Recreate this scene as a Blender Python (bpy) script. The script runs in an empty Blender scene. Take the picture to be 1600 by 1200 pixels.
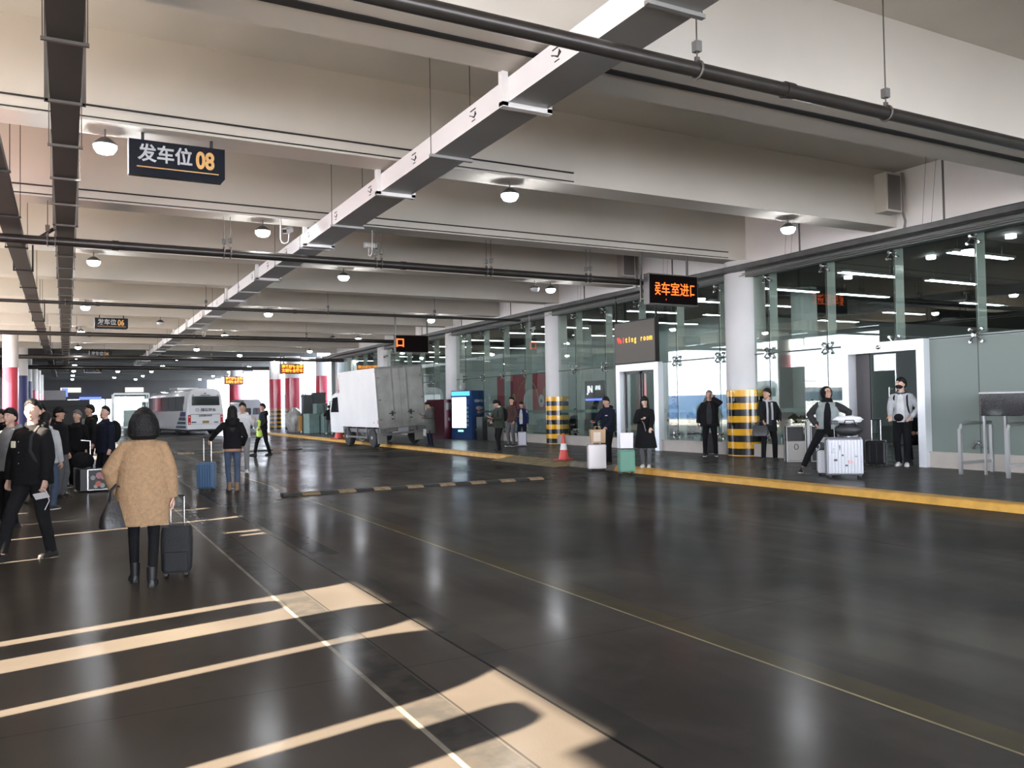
import bpy, bmesh, math, random
from math import sin, cos, pi, radians
from mathutils import Vector, Matrix, Euler, noise
random.seed(7)
SC = bpy.context.scene
COL = SC.collection
# ------------------------------------------------------------ camera
cam_d = bpy.data.cameras.new('camera'); cam = bpy.data.objects.new('camera', cam_d); COL.objects.link(cam)
SC.camera = cam
cam_d.sensor_width = 36; cam_d.lens = 36 * 1294 / 1600; cam_d.clip_end = 800; cam_d.clip_start = .05
_h = Vector((1, -.0165, 0)); _Y = Vector((103 - 800, 646 - 600, 1294)).normalized()
_Z = _h.cross(_Y).normalized()
if _Z.y > 0: _Z = -_Z
_X = _Y.cross(_Z)
M4 = Matrix(((_X.x, -_X.y, -_X.z, 0), (_Y.x, -_Y.y, -_Y.z, 0), (_Z.x, -_Z.y, -_Z.z, 1.65), (0, 0, 0, 1)))
cam.matrix_world = M4
# ------------------------------------------------------------ world, sun, exposure
W = bpy.data.worlds.new('sky'); SC.world = W; W.use_nodes = True
wn = W.node_tree; wn.nodes.clear()
wo = wn.nodes.new('ShaderNodeOutputWorld'); bg = wn.nodes.new('ShaderNodeBackground')
tc = wn.nodes.new('ShaderNodeTexCoord'); sx = wn.nodes.new('ShaderNodeSeparateXYZ'); cr = wn.nodes.new('ShaderNodeValToRGB')
wn.links.new(tc.outputs['Generated'], sx.inputs[0]); wn.links.new(sx.outputs['Z'], cr.inputs[0])
cr.color_ramp.elements[0].color = (.86, .90, 1, 1); cr.color_ramp.elements[0].position = 0
cr.color_ramp.elements[1].color = (.55, .68, .95, 1); cr.color_ramp.elements[1].position = .7
wn.links.new(cr.outputs[0], bg.inputs[0]); bg.inputs[1].default_value = 8.5
wn.links.new(bg.outputs[0], wo.inputs[0])
SUN_AZ = math.atan2(.21, 1); SUN_EL = radians(33)
sd = bpy.data.lights.new('sun', 'SUN'); sd.energy = 44; sd.angle = radians(.53); sd.color = (1, .83, .64)
so = bpy.data.objects.new('sun', sd); COL.objects.link(so)
so.rotation_euler = Vector((cos(SUN_AZ) * cos(SUN_EL), sin(SUN_AZ) * cos(SUN_EL), -sin(SUN_EL))).to_track_quat('-Z', 'Y').to_euler()
SC.view_settings.view_transform = 'Standard'; SC.view_settings.look = 'None'
SC.view_settings.gamma = 1; SC.view_settings.use_curve_mapping = False
SC.view_settings.exposure = .85
SC.cycles.max_bounces = 7; SC.cycles.diffuse_bounces = 4; SC.cycles.glossy_bounces = 4; SC.cycles.transmission_bounces = 4
SC.cycles.transparent_max_bounces = 16; SC.cycles.sample_clamp_indirect = 8; SC.cycles.caustics_reflective = False; SC.cycles.caustics_refractive = False
# ------------------------------------------------------------ materials
MATS = {}
def mat(name, col=(.5, .5, .5), rough=.6, metal=0, emit=0, ecol=None, bump=0, bscale=20, var=0, vscale=3, spec=.5, trans=0, coat=0, alpha=1):
    if name in MATS: return MATS[name]
    m = bpy.data.materials.new(name); m.use_nodes = True; nt = m.node_tree; b = nt.nodes['Principled BSDF']
    b.inputs['Base Color'].default_value = (*col, 1); b.inputs['Roughness'].default_value = rough; b.inputs['Metallic'].default_value = metal
    b.inputs['Specular IOR Level'].default_value = spec
    if trans: b.inputs['Transmission Weight'].default_value = trans
    if coat: b.inputs['Coat Weight'].default_value = coat; b.inputs['Coat Roughness'].default_value = .08
    if alpha < 1: b.inputs['Alpha'].default_value = alpha
    if emit: b.inputs['Emission Color'].default_value = (*(ecol or col), 1); b.inputs['Emission Strength'].default_value = emit
    if var or bump:
        t = nt.nodes.new('ShaderNodeTexCoord')
    if var:
        n = nt.nodes.new('ShaderNodeTexNoise'); n.inputs['Scale'].default_value = vscale; n.inputs['Detail'].default_value = 5
        nt.links.new(t.outputs['Object'], n.inputs['Vector'])
        r = nt.nodes.new('ShaderNodeValToRGB'); r.color_ramp.elements[0].position = .3; r.color_ramp.elements[1].position = .7
        r.color_ramp.elements[0].color = (*[max(0, c * (1 - var)) for c in col], 1); r.color_ramp.elements[1].color = (*[min(1, c * (1 + var)) for c in col], 1)
        nt.links.new(n.outputs['Fac'], r.inputs[0]); nt.links.new(r.outputs[0], b.inputs['Base Color'])
    if bump:
        n2 = nt.nodes.new('ShaderNodeTexNoise'); n2.inputs['Scale'].default_value = bscale; n2.inputs['Detail'].default_value = 4
        nt.links.new(t.outputs['Object'], n2.inputs['Vector'])
        bp = nt.nodes.new('ShaderNodeBump'); bp.inputs['Strength'].default_value = bump; bp.inputs['Distance'].default_value = .02
        nt.links.new(n2.outputs['Fac'], bp.inputs['Height']); nt.links.new(bp.outputs[0], b.inputs['Normal'])
    MATS[name] = m; return m
def emis(name, col, s): return mat(name, (.01, .01, .01), .6, emit=s, ecol=col)
def cloth(name, col, bump=.5, sc=18): return mat(name, col, .92, bump=bump, bscale=sc, var=.12, vscale=8, spec=.2)

def polish(m, rough, f0, f1, power=4):
    # thin worn sheen over a matt base: the base stays diffuse, a glossy layer rises gently towards grazing
    nt = m.node_tree; L = nt.links; b = nt.nodes['Principled BSDF']; o = nt.nodes['Material Output']; b.inputs['Specular IOR Level'].default_value = 0
    g = nt.nodes.new('ShaderNodeBsdfGlossy'); g.inputs[0].default_value = (1, 1, 1, 1)
    if isinstance(rough, float): g.inputs['Roughness'].default_value = rough
    for l in b.inputs['Roughness'].links:
        L.new(l.from_socket, g.inputs['Roughness'])
    for l in b.inputs['Normal'].links: L.new(l.from_socket, g.inputs['Normal'])
    lw = nt.nodes.new('ShaderNodeLayerWeight'); lw.inputs[0].default_value = .5; pw = nt.nodes.new('ShaderNodeMath'); pw.operation = 'POWER'; pw.inputs[1].default_value = power
    mr = nt.nodes.new('ShaderNodeMapRange'); mr.inputs[3].default_value = f0; mr.inputs[4].default_value = f1; mx = nt.nodes.new('ShaderNodeMixShader')
    L.new(lw.outputs['Facing'], pw.inputs[0]); L.new(pw.outputs[0], mr.inputs[0]); L.new(mr.outputs[0], mx.inputs[0]); L.new(b.outputs[0], mx.inputs[1]); L.new(g.outputs[0], mx.inputs[2]); L.new(mx.outputs[0], o.inputs[0]); return m
def glass_mat(name, tint, base_reflect=.055, frost=0):
    m = bpy.data.materials.new(name); m.use_nodes = True; nt = m.node_tree; nt.nodes.clear()
    o = nt.nodes.new('ShaderNodeOutputMaterial'); mix = nt.nodes.new('ShaderNodeMixShader')
    tr = nt.nodes.new('ShaderNodeBsdfTransparent'); tr.inputs[0].default_value = (*tint, 1)
    gl = nt.nodes.new('ShaderNodeBsdfGlossy'); gl.inputs['Roughness'].default_value = .0; gl.inputs[0].default_value = (.95, 1, .97, 1)
    lw = nt.nodes.new('ShaderNodeLayerWeight'); lw.inputs[0].default_value = .5
    pw_ = nt.nodes.new('ShaderNodeMath'); pw_.operation = 'POWER'; pw_.inputs[1].default_value = 4; nt.links.new(lw.outputs['Facing'], pw_.inputs[0])
    fr = nt.nodes.new('ShaderNodeMapRange'); fr.inputs[3].default_value = base_reflect; fr.inputs[4].default_value = 1; nt.links.new(pw_.outputs[0], fr.inputs[0])
    nt.links.new(fr.outputs[0], mix.inputs[0])
    if frost:
        df = nt.nodes.new('ShaderNodeBsdfDiffuse'); df.inputs[0].default_value = (*tint, 1)
        mx = nt.nodes.new('ShaderNodeMixShader'); mx.inputs[0].default_value = frost
        nt.links.new(tr.outputs[0], mx.inputs[1]); nt.links.new(df.outputs[0], mx.inputs[2]); nt.links.new(mx.outputs[0], mix.inputs[1])
    else: nt.links.new(tr.outputs[0], mix.inputs[1])
    nt.links.new(gl.outputs[0], mix.inputs[2]); nt.links.new(mix.outputs[0], o.inputs[0])
    return m
# ------------------------------------------------------------ mesh builder
class MB:
    def __init__(s): s.v = []; s.f = []; s.m = []
    def add(s, vs, fs, mi=0):
        k = len(s.v); s.v += [tuple(v) for v in vs]; s.f += [tuple(i + k for i in f) for f in fs]; s.m += [mi] * len(fs); return s
    def box(s, c, d, rz=0, mi=0, rot=None):
        R = rot or Matrix.Rotation(rz, 3, 'Z'); c = Vector(c)
        vs = [c + R @ Vector((x * d[0] / 2, y * d[1] / 2, z * d[2] / 2)) for x in (-1, 1) for y in (-1, 1) for z in (-1, 1)]
        return s.add(vs, [(0, 1, 3, 2), (4, 6, 7, 5), (0, 4, 5, 1), (2, 3, 7, 6), (0, 2, 6, 4), (1, 5, 7, 3)], mi)
    def bb(s, x0, x1, y0, y1, z0, z1, mi=0): return s.box(((x0 + x1) / 2, (y0 + y1) / 2, (z0 + z1) / 2), (x1 - x0, y1 - y0, z1 - z0), mi=mi)
    def loft(s, rings, cap=True, mi=0, closed=False):
        n = len(rings[0]); vs = [p for r in rings for p in r]; fs = []
        m = len(rings)
        for i in range(m - (0 if closed else 1)):
            for j in range(n):
                a = i * n + j; b = i * n + (j + 1) % n; c = ((i + 1) % m) * n + (j + 1) % n; d = ((i + 1) % m) * n + j
                fs.append((a, b, c, d))
        if cap and not closed: fs.append(tuple(range(n))[::-1]); fs.append(tuple((m - 1) * n + j for j in range(n)))
        return s.add(vs, fs, mi)
    def tube(s, pts, r, seg=8, mi=0, cap=True, flat=1, up=None):
        pts = [Vector(p) for p in pts]; n = len(pts); rs = r if isinstance(r, (list, tuple)) else [r] * n
        rings = []; prev = None
        for i, p in enumerate(pts):
            t = (pts[min(i + 1, n - 1)] - pts[max(i - 1, 0)])
            if t.length < 1e-9: t = Vector((0, 0, 1))
            t.normalize()
            if prev is None:
                u = Vector(up) if up else (Vector((0, 0, 1)) if abs(t.z) < .9 else Vector((0, 1, 0)))
                a = t.cross(u).normalized()
            else: a = (prev - t * prev.dot(t)).normalized()
            prev = a; b = a.cross(t)
            rings.append([p + (a * cos(2 * pi * k / seg) + b * sin(2 * pi * k / seg) * flat) * rs[i] for k in range(seg)])
        return s.loft(rings, cap, mi)
    def cyl(s, p0, p1, r, r1=None, seg=16, mi=0): return s.tube([p0, p1], [r, r if r1 is None else r1], seg, mi)
    def ell(s, c, rad, R=None, seg=14, rg=9, mi=0, fn=None):
        c = Vector(c); rings = []
        for i in range(1, rg):
            th = pi * i / rg; ring = []
            for k in range(seg):
                ph = 2 * pi * k / seg; d = Vector((sin(th) * cos(ph), sin(th) * sin(ph), -cos(th)))
                q = Vector((d.x * rad[0], d.y * rad[1], d.z * rad[2]))
                if fn: q = fn(d, q)
                ring.append(c + (R @ q if R else q))
            rings.append(ring)
        k0 = len(s.v); s.loft(rings, False, mi)
        top = Vector((0, 0, rad[2])); bot = Vector((0, 0, -rad[2]))
        if fn: top = fn(Vector((0, 0, 1)), top); bot = fn(Vector((0, 0, -1)), bot)
        a = c + (R @ bot if R else bot); b = c + (R @ top if R else top)
        kb = len(s.v); s.v += [tuple(a), tuple(b)]; last = k0 + (rg - 2) * seg
        for k in range(seg):
            s.f.append((k0 + (k + 1) % seg, k0 + k, kb)); s.f.append((last + k, last + (k + 1) % seg, kb + 1)); s.m += [mi, mi]
        return s
    def lathe(s, prof, c=(0, 0, 0), seg=24, mi=0, cap=True):
        c = Vector(c)
        return s.loft([[c + Vector((r * cos(2 * pi * k / seg), r * sin(2 * pi * k / seg), z)) for k in range(seg)] for r, z in prof], cap, mi)
    def prism(s, poly, axis, a, b, mi=0):
        def P(p, t): return (t, p[0], p[1]) if axis == 'x' else ((p[0], t, p[1]) if axis == 'y' else (p[0], p[1], t))
        return s.loft([[P(p, a) for p in poly], [P(p, b) for p in poly]], True, mi)
    def build(s, name, mats, parent=None, smooth=False, bevel=0, kind=None, label=None, cat=None, group=None):
        me = bpy.data.meshes.new(name); me.from_pydata(s.v, [], s.f)
        if not isinstance(mats, (list, tuple)): mats = [mats]
        for m in mats: me.materials.append(m)
        if len(mats) > 1: me.polygons.foreach_set('material_index', s.m)
        bm = bmesh.new(); bm.from_mesh(me); bmesh.ops.recalc_face_normals(bm, faces=bm.faces)
        if bevel: bmesh.ops.bevel(bm, geom=list(bm.edges), offset=bevel, segments=2, affect='EDGES', profile=.6, clamp_overlap=True)
        bm.to_mesh(me); bm.free()
        if smooth:
            me.polygons.foreach_set('use_smooth', [True] * len(me.polygons))
            try: me.set_sharp_from_angle(angle=radians(smooth if smooth is not True else 40))
            except Exception: pass
        me.update()
        o = bpy.data.objects.new(name, me); COL.objects.link(o)
        if parent: o.parent = parent
        return tag(o, label, cat, group, kind)
def tag(o, label=None, cat=None, group=None, kind=None):
    if label: o['label'] = label
    if cat: o['category'] = cat
    if group: o['group'] = group
    if kind: o['kind'] = kind
    return o
def empty(name, loc, rz=0, label=None, cat=None, group=None, kind=None, rot=None):
    o = bpy.data.objects.new(name, None); COL.objects.link(o); o.location = loc; o.rotation_euler = rot or (0, 0, rz); o.empty_display_size = .1
    return tag(o, label, cat, group, kind)
def struct(name, mb, m, label=None, parent=None, **k): return mb.build(name, m, parent, kind='structure', label=label, **k)
def copy_tree(o, parent=None):
    c = o.copy(); COL.objects.link(c); c.parent = parent
    for ch in list(o.children): copy_tree(ch, c)
    return c
def text(name, s, m, parent, loc, rot, size, ext=.003, off=0, align='LEFT', clip=None, sx=1):
    cu = bpy.data.curves.new('t', 'FONT'); cu.body = s; cu.size = size; cu.extrude = ext; cu.offset = off; cu.align_x = align; cu.align_y = 'CENTER'
    t = bpy.data.objects.new('t', cu); COL.objects.link(t)
    dg = bpy.context.evaluated_depsgraph_get(); me = bpy.data.meshes.new_from_object(t.evaluated_get(dg))
    bpy.data.objects.remove(t); bpy.data.curves.remove(cu)
    bm = bmesh.new(); bm.from_mesh(me)
    if clip:
        for x, sg in ((clip[0], -1), (clip[1], 1)):
            bmesh.ops.bisect_plane(bm, geom=list(bm.verts) + list(bm.edges) + list(bm.faces), plane_co=(x, 0, 0), plane_no=(sg, 0, 0), clear_outer=True)
    bm.to_mesh(me); bm.free(); me.name = name; me.materials.clear(); me.materials.append(m)
    o = bpy.data.objects.new(name, me); COL.objects.link(o); o.parent = parent; o.location = loc; o.rotation_euler = rot; o.scale = (sx, 1, 1)
    return o
def remeshed(mb, vox, smooth=4, fac=.5):
    me = bpy.data.meshes.new('r'); me.from_pydata(mb.v, [], mb.f)
    bm = bmesh.new(); bm.from_mesh(me); bmesh.ops.recalc_face_normals(bm, faces=bm.faces); bm.to_mesh(me); bm.free()
    o = bpy.data.objects.new('r', me); COL.objects.link(o)
    r = o.modifiers.new('r', 'REMESH'); r.mode = 'VOXEL'; r.voxel_size = vox; r.adaptivity = 0
    if smooth: q = o.modifiers.new('s', 'SMOOTH'); q.factor = fac; q.iterations = smooth
    dg = bpy.context.evaluated_depsgraph_get(); out = bpy.data.meshes.new_from_object(o.evaluated_get(dg))
    bpy.data.objects.remove(o); bpy.data.meshes.remove(me)
    out.polygons.foreach_set('use_smooth', [True] * len(out.polygons)); return out
def mesh_obj(name, me, m, parent):
    me.name = name; me.materials.clear(); me.materials.append(m)
    o = bpy.data.objects.new(name, me); COL.objects.link(o); o.parent = parent; return o
# ------------------------------------------------------------ the setting
def road_mat():
    m = bpy.data.materials.new('polished_concrete_road'); m.use_nodes = True; nt = m.node_tree; L = nt.links; b = nt.nodes['Principled BSDF']
    tcn = nt.nodes.new('ShaderNodeTexCoord'); sp = nt.nodes.new('ShaderNodeSeparateXYZ'); L.new(tcn.outputs['Object'], sp.inputs[0])
    def N(scale, detail=5, stretch=None, dist=0):
        n = nt.nodes.new('ShaderNodeTexNoise'); n.inputs['Scale'].default_value = scale; n.inputs['Detail'].default_value = detail; n.inputs['Distortion'].default_value = dist
        if stretch:
            mp = nt.nodes.new('ShaderNodeMapping'); mp.inputs['Scale'].default_value = stretch; L.new(tcn.outputs['Object'], mp.inputs[0]); L.new(mp.outputs[0], n.inputs['Vector'])
        else: L.new(tcn.outputs['Object'], n.inputs['Vector'])
        return n.outputs['Fac']
    def mth(op, a, c=None, cl=False):
        n = nt.nodes.new('ShaderNodeMath'); n.operation = op; n.use_clamp = cl
        for i, q in enumerate((a, c)):
            if q is None: continue
            if isinstance(q, (int, float)): n.inputs[i].default_value = q
            else: L.new(q, n.inputs[i])
        return n.outputs[0]
    def rng(v, a, c, lo, hi):
        n = nt.nodes.new('ShaderNodeMapRange'); n.inputs[1].default_value = a; n.inputs[2].default_value = c; n.inputs[3].default_value = lo; n.inputs[4].default_value = hi
        L.new(v, n.inputs[0]); return n.outputs[0]
    def mix(fac, A, B):
        n = nt.nodes.new('ShaderNodeMix'); n.data_type = 'RGBA'
        L.new(fac, n.inputs[0]) if not isinstance(fac, float) else None
        for i, q in ((6, A), (7, B)):
            if isinstance(q, tuple): n.inputs[i].default_value = (*q, 1)
            else: L.new(q, n.inputs[i])
        return n.outputs[2]
    X = sp.outputs['X']; wob = mth('MULTIPLY', mth('SUBTRACT', N(3.0), .5), .03); Xw = mth('ADD', X, wob)
    def band(a, c, x=X): return mth('MULTIPLY', mth('GREATER_THAN', x, a), mth('LESS_THAN', x, c))
    col = mix(rng(N(.42, 7), .36, .64, 0, 1), (.033, .030, .0265), (.074, .068, .059))
    col = mix(mth('MULTIPLY', rng(N(1.0, 5, (1.6, .22, 1)), .45, .62, 0, 1), .6), col, (0.0351, 0.0328, 0.0304))      # tyre polish along the lane
    col = mix(mth('MULTIPLY', rng(N(1.3, 6, None, 1.2), .55, .78, 0, 1), .16), col, (0.0994, 0.0936, 0.0849))
    vo = nt.nodes.new('ShaderNodeTexVoronoi'); vo.inputs['Scale'].default_value = 1.1; L.new(tcn.outputs['Object'], vo.inputs['Vector'])
    spot = mth('MULTIPLY', rng(vo.outputs['Distance'], .035, .055, 1, 0), .55); col = mix(spot, col, (0.0205, 0.0194, 0.0182))
    col = mix(mth('MULTIPLY', band(-40, 2.37), .5), col, (0.0676, 0.0585, 0.0494))
    col = mix(mth('MULTIPLY', band(1.63, 1.88, Xw), rng(N(6, 6), .35, .6, .2, .85)), col, (0.0292, 0.0292, 0.0281))
    col = mix(mth('MULTIPLY', band(1.595, 1.625), rng(N(2), .3, .6, .3, .9)), col, (0.2106, 0.193, 0.158))
    col = mix(mth('MULTIPLY', band(1.89, 1.905), .8), col, (0.0175, 0.0175, 0.0175))
    col = mix(band(2.365, 2.385), col, (0.0117, 0.0117, 0.0117))
    col = mix(mth('MULTIPLY', band(2.385, 2.62, Xw), rng(N(1.2), .4, .6, 0, .55)), col, (0.0264, 0.0251, 0.0234))
    col = mix(mth('MULTIPLY', band(3.905, 4.13, Xw), rng(N(5), .3, .7, .35, .8)), col, (0.0673, 0.0573, 0.0339))
    col = mix(mth('MULTIPLY', band(3.885, 3.905), rng(N(1.5), .35, .6, .35, .95)), col, (0.2808, 0.234, 0.1287))
    col = mix(mth('MULTIPLY', band(8.3, 8.315), .7), col, (0.0175, 0.0175, 0.0175))
    for yy in (-1, 5.0, 11.2, 17.2, 23.1, 29.2, 35.2):
        Yb = sp.outputs['Y']; col = mix(mth('MULTIPLY', band(yy, yy + .02, Yb), .3), col, (0.0175, 0.0175, 0.0175))
    Yb = sp.outputs['Y']; col = mix(mth('MULTIPLY', mth('MULTIPLY', band(2.45, 2.75, Xw), band(9.3, 12.9, Yb)), .75), col, (.02, .019, .018))
    L.new(col, b.inputs['Base Color'])
    L.new(rng(N(.8, 5, (1, .4, 1)), .3, .7, .11, .27), b.inputs['Roughness']); b.inputs['Specular IOR Level'].default_value = .07
    bp = nt.nodes.new('ShaderNodeBump'); bp.inputs['Strength'].default_value = .12; bp.inputs['Distance'].default_value = .004; L.new(N(60, 3), bp.inputs['Height'])
    bp2 = nt.nodes.new('ShaderNodeBump'); bp2.inputs['Strength'].default_value = .08; bp2.inputs['Distance'].default_value = .02; L.new(N(1.5, 3), bp2.inputs['Height']); L.new(bp.outputs[0], bp2.inputs['Normal'])
    L.new(bp2.outputs[0], b.inputs['Normal']); return m
def tile_mat(name, c1, c2, mortar, sz, rough=.25):
    m = bpy.data.materials.new(name); m.use_nodes = True; nt = m.node_tree; b = nt.nodes['Principled BSDF']
    t = nt.nodes.new('ShaderNodeTexCoord'); br = nt.nodes.new('ShaderNodeTexBrick'); br.offset = 0; br.inputs['Scale'].default_value = 1
    br.inputs['Brick Width'].default_value = sz; br.inputs['Row Height'].default_value = sz; br.inputs['Mortar Size'].default_value = .006
    br.inputs['Color1'].default_value = (*c1, 1); br.inputs['Color2'].default_value = (*c2, 1); br.inputs['Mortar'].default_value = (*mortar, 1)
    nt.links.new(t.outputs['Object'], br.inputs['Vector']); nt.links.new(br.outputs['Color'], b.inputs['Base Color'])
    n = nt.nodes.new('ShaderNodeTexNoise'); n.inputs['Scale'].default_value = 2; r = nt.nodes.new('ShaderNodeMapRange'); r.inputs[3].default_value = rough - .07; r.inputs[4].default_value = rough + .12
    nt.links.new(t.outputs['Object'], n.inputs['Vector']); nt.links.new(n.outputs['Fac'], r.inputs[0]); nt.links.new(r.outputs[0], b.inputs['Roughness']); return m
white_paint = mat('off_white_paint', (.575, .545, .485), .8, var=.07, vscale=.35, bump=.15, bscale=6)
grey_paint = mat('column_paint', (.66, .65, .635), .6, var=.04, vscale=1)
road = polish(road_mat(), None, .015, .13)
plat_m = tile_mat('granite_paving', (.06, .058, .055), (.072, .069, .065), (.018, .018, .018), .6, .2)
polish(plat_m, None, .02, .2)
in_floor = tile_mat('hall_floor_tiles', (.06, .062, .062), (.07, .07, .07), (.03, .03, .03), .8, .15)
out_m = mat('outdoor_concrete', (.36, .33, .29), .9, var=.1, vscale=.5)
struct('floor', MB().bb(-6.5, 12.1, -14, 150, -.4, 0), road, 'dark polished concrete road surface with worn lines under the canopy')
struct('ground', MB().bb(-90, -6.5, -60, 200, -.4, -.02), out_m, 'sunlit open yard beside the canopy')
struct('yard_wall', MB().bb(-26, -25.8, 10, 140, 0, 2.5), mat('yard_wall_blue', (.25, .38, .60), .7))
struct('ground', MB().bb(17.2, 110, 60.2, 200, -.4, .1), out_m, 'sunlit yard beyond the end of the hall')
struct('platform_floor', MB().bb(12.3, 17.2, -14, 150, -.3, .12), plat_m, 'raised dark stone pavement in front of the glass wall')
struct('hall_floor', MB().bb(17.2, 24.2, -14, 60.2, -.3, .12).bb(24.2, 46, -14, 26.3, -.3, .12), in_floor, 'dark tiled floor inside the waiting hall')
yel = mat('yellow_kerb_paint', (.56, .30, .045), .5, var=.18, vscale=4, bump=.3, bscale=30)
wornk = mat('worn_kerb', (.17, .15, .12), .8, var=.35, vscale=3)
olive = mat('worn_ramp_paint', (.20, .15, .07), .7, var=.3, vscale=6)
def kerb(y0, y1, m, label): struct('kerb', MB().prism([(11.95, 0), (11.97, .105), (12.0, .122), (12.3, .122), (12.3, 0)], 'y', y0, y1), m, label)
kerb(-14, 15.4, yel, 'yellow painted kerb stones in front of the near part of the glass wall')
kerb(15.4, 16.9, yel, 'chipped yellow kerb stone under the pale and green suitcases')
kerb(16.9, 19.0, wornk, 'bare worn grey kerb stones beside the nearer traffic cone')
kerb(22.7, 60, yel, 'yellow painted kerb running from the ramp past the box truck')
kerb(60, 110, wornk, 'distant faded kerb beyond the truck')
rp = MB().prism([(11.45, 0), (12.3, .12), (12.3, 0)], 'y', 19.0, 22.7)
for k in range(7): rp.box((11.88, 19.25 + k * .53, .065), (.86, .07, .012), rot=Matrix.Rotation(-math.atan(.12 / .85), 3, 'Y'))
struct('kerb_ramp', rp, olive, 'faded yellow ribbed ramp up to the pavement')
far_dark = mat('dark_far_tone', (.10, .105, .10), .8, var=.1, vscale=.4)  # darker colour for the far ceiling and beams
struct('ceiling', MB().bb(-6.5, 17.4, 62, 120, 7.0, 7.4), far_dark, 'dark ceiling over the far half of the canopy')
struct('ceiling', MB().bb(-6.5, 17.4, -14, 62, 7.0, 7.4), white_paint, 'off-white concrete ceiling of the bus canopy')
def beam(y0, y1, lab): struct('ceiling_beam', MB().bb(-6.5, 17.2, y0, y1, 5.7, 7.02), white_paint if y0 < 62 else far_dark, lab if y0 < 62 else lab.replace('off-white', 'dark'))
jm = mat('joint_filler', (.008, .007, .006), .95)
def jag(y, z, w):
    mb = MB(); xs = [-6.5 + i * .19 for i in range(125)]
    r1, r2 = [], []
    rings = []
    for x in xs:
        a = y - w * (.75 + .35 * noise.noise(Vector((x * .35, 0, 0))) + .1 * random.random()); c = y + w * (.75 + .4 * noise.noise(Vector((x * .3, 5, 0))) + .1 * random.random())
        rings.append([(x, a, z), (x, c, z), (x, c, z + .03), (x, a, z + .03)])
    return mb.loft(rings)
beam(7.55, 8.17, 'wide beam crossing nearest overhead, near side of the black joint')
beam(8.17, 8.78, 'wide beam crossing nearest overhead, far side of the black joint')
struct('expansion_joint', jag(8.17, 5.685, .075), jm, 'ragged black joint running along the underside of the nearest beam')
BY = [13.05, 17.95, 23.2, 28.2, 33.3, 38.4, 43.5, 48.6, 53.7, 58.8, 64, 69, 74, 79, 84, 89, 94, 99, 104, 109, 114]
ords = ['second', 'third', 'fourth', 'fifth', 'sixth', 'seventh', 'eighth', 'ninth', 'tenth', 'eleventh', 'twelfth', 'thirteenth', 'fourteenth', 'fifteenth', 'sixteenth', 'seventeenth', 'eighteenth', 'nineteenth', 'twentieth', 'twenty-first', 'twenty-second']
for y, o_ in zip(BY, ords): beam(y - .32, y + .32, f'off-white ceiling beam, {o_} from the camera')
beam(1.0, 1.6, 'off-white ceiling beam overhead behind the pipe'); beam(-2.4, -1.8, 'off-white ceiling beam behind the camera')
# wall above the glass, interior shell
struct('wall_right', MB().bb(17.2, 17.5, -14, 60.2, 5.35, 7.0), mat('upper_wall_paint', (.85, .83, .80), .8, var=.03, vscale=1), 'pale plaster wall above the glass wall')
sill_m = mat('sill_stone', (.50, .455, .40), .55, var=.06, vscale=3)
for a, c, lb in ((-14, 11.98, 'beige stone plinth under the frosted glass by the steel table'), (14.22, 17.4, 'beige stone plinth behind the litter bins'), (18.5, 21.48, 'beige stone plinth between striped pillar and second door'), (23.85, 28.0, 'beige stone plinth below the glass left of the second door'), (28.8, 60.2, 'beige stone plinth behind the waiting men and machines')):
    struct('baseboard_right', MB().bb(17.1, 17.3, a, c, .12, .45).bb(17.07, 17.33, a, c, .45, .475), sill_m, lb)
hall_w = mat('hall_wall_panel', (.40, .44, .43), .6, var=.05, vscale=.6)
struct('wall_back', MB().bb(24.0, 24.3, 26.0, 60.2, .12, 5.3).bb(24.3, 46, 26.0, 26.3, .12, 5.3).bb(46, 46.3, -14, 26.3, .12, 5.3), hall_w, 'grey green back wall inside the waiting hall')
struct('wall_far', MB().bb(17.3, 24.3, 60.0, 60.3, .1, 7.0), mat('hall_end_wall', (.32, .34, .33), .8), 'grey end wall of the waiting hall')
struct('wall_near', MB().bb(17.3, 46.3, -14.2, -14, .12, 7.0), hall_w)
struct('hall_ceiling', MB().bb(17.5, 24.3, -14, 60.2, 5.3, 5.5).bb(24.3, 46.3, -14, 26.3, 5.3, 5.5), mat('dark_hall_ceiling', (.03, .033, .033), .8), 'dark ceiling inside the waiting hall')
struct('trim_1', MB().bb(17.0, 17.25, -14, 60.2, 5.2, 5.4), mat('green_grey_channel', (.13, .15, .14), .5, var=.1), 'grey green steel channel along the top of the glass wall')
for yb in (6, 19, 32, 45, 56):
    struct('hall_column', MB().cyl((21, yb, .12), (21, yb, 5.3), .4, seg=24), hall_w, f'grey column inside the waiting hall, {["nearest", "second", "third", "fourth", "farthest"][(6, 19, 32, 45, 56).index(yb)]} of five')
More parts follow.
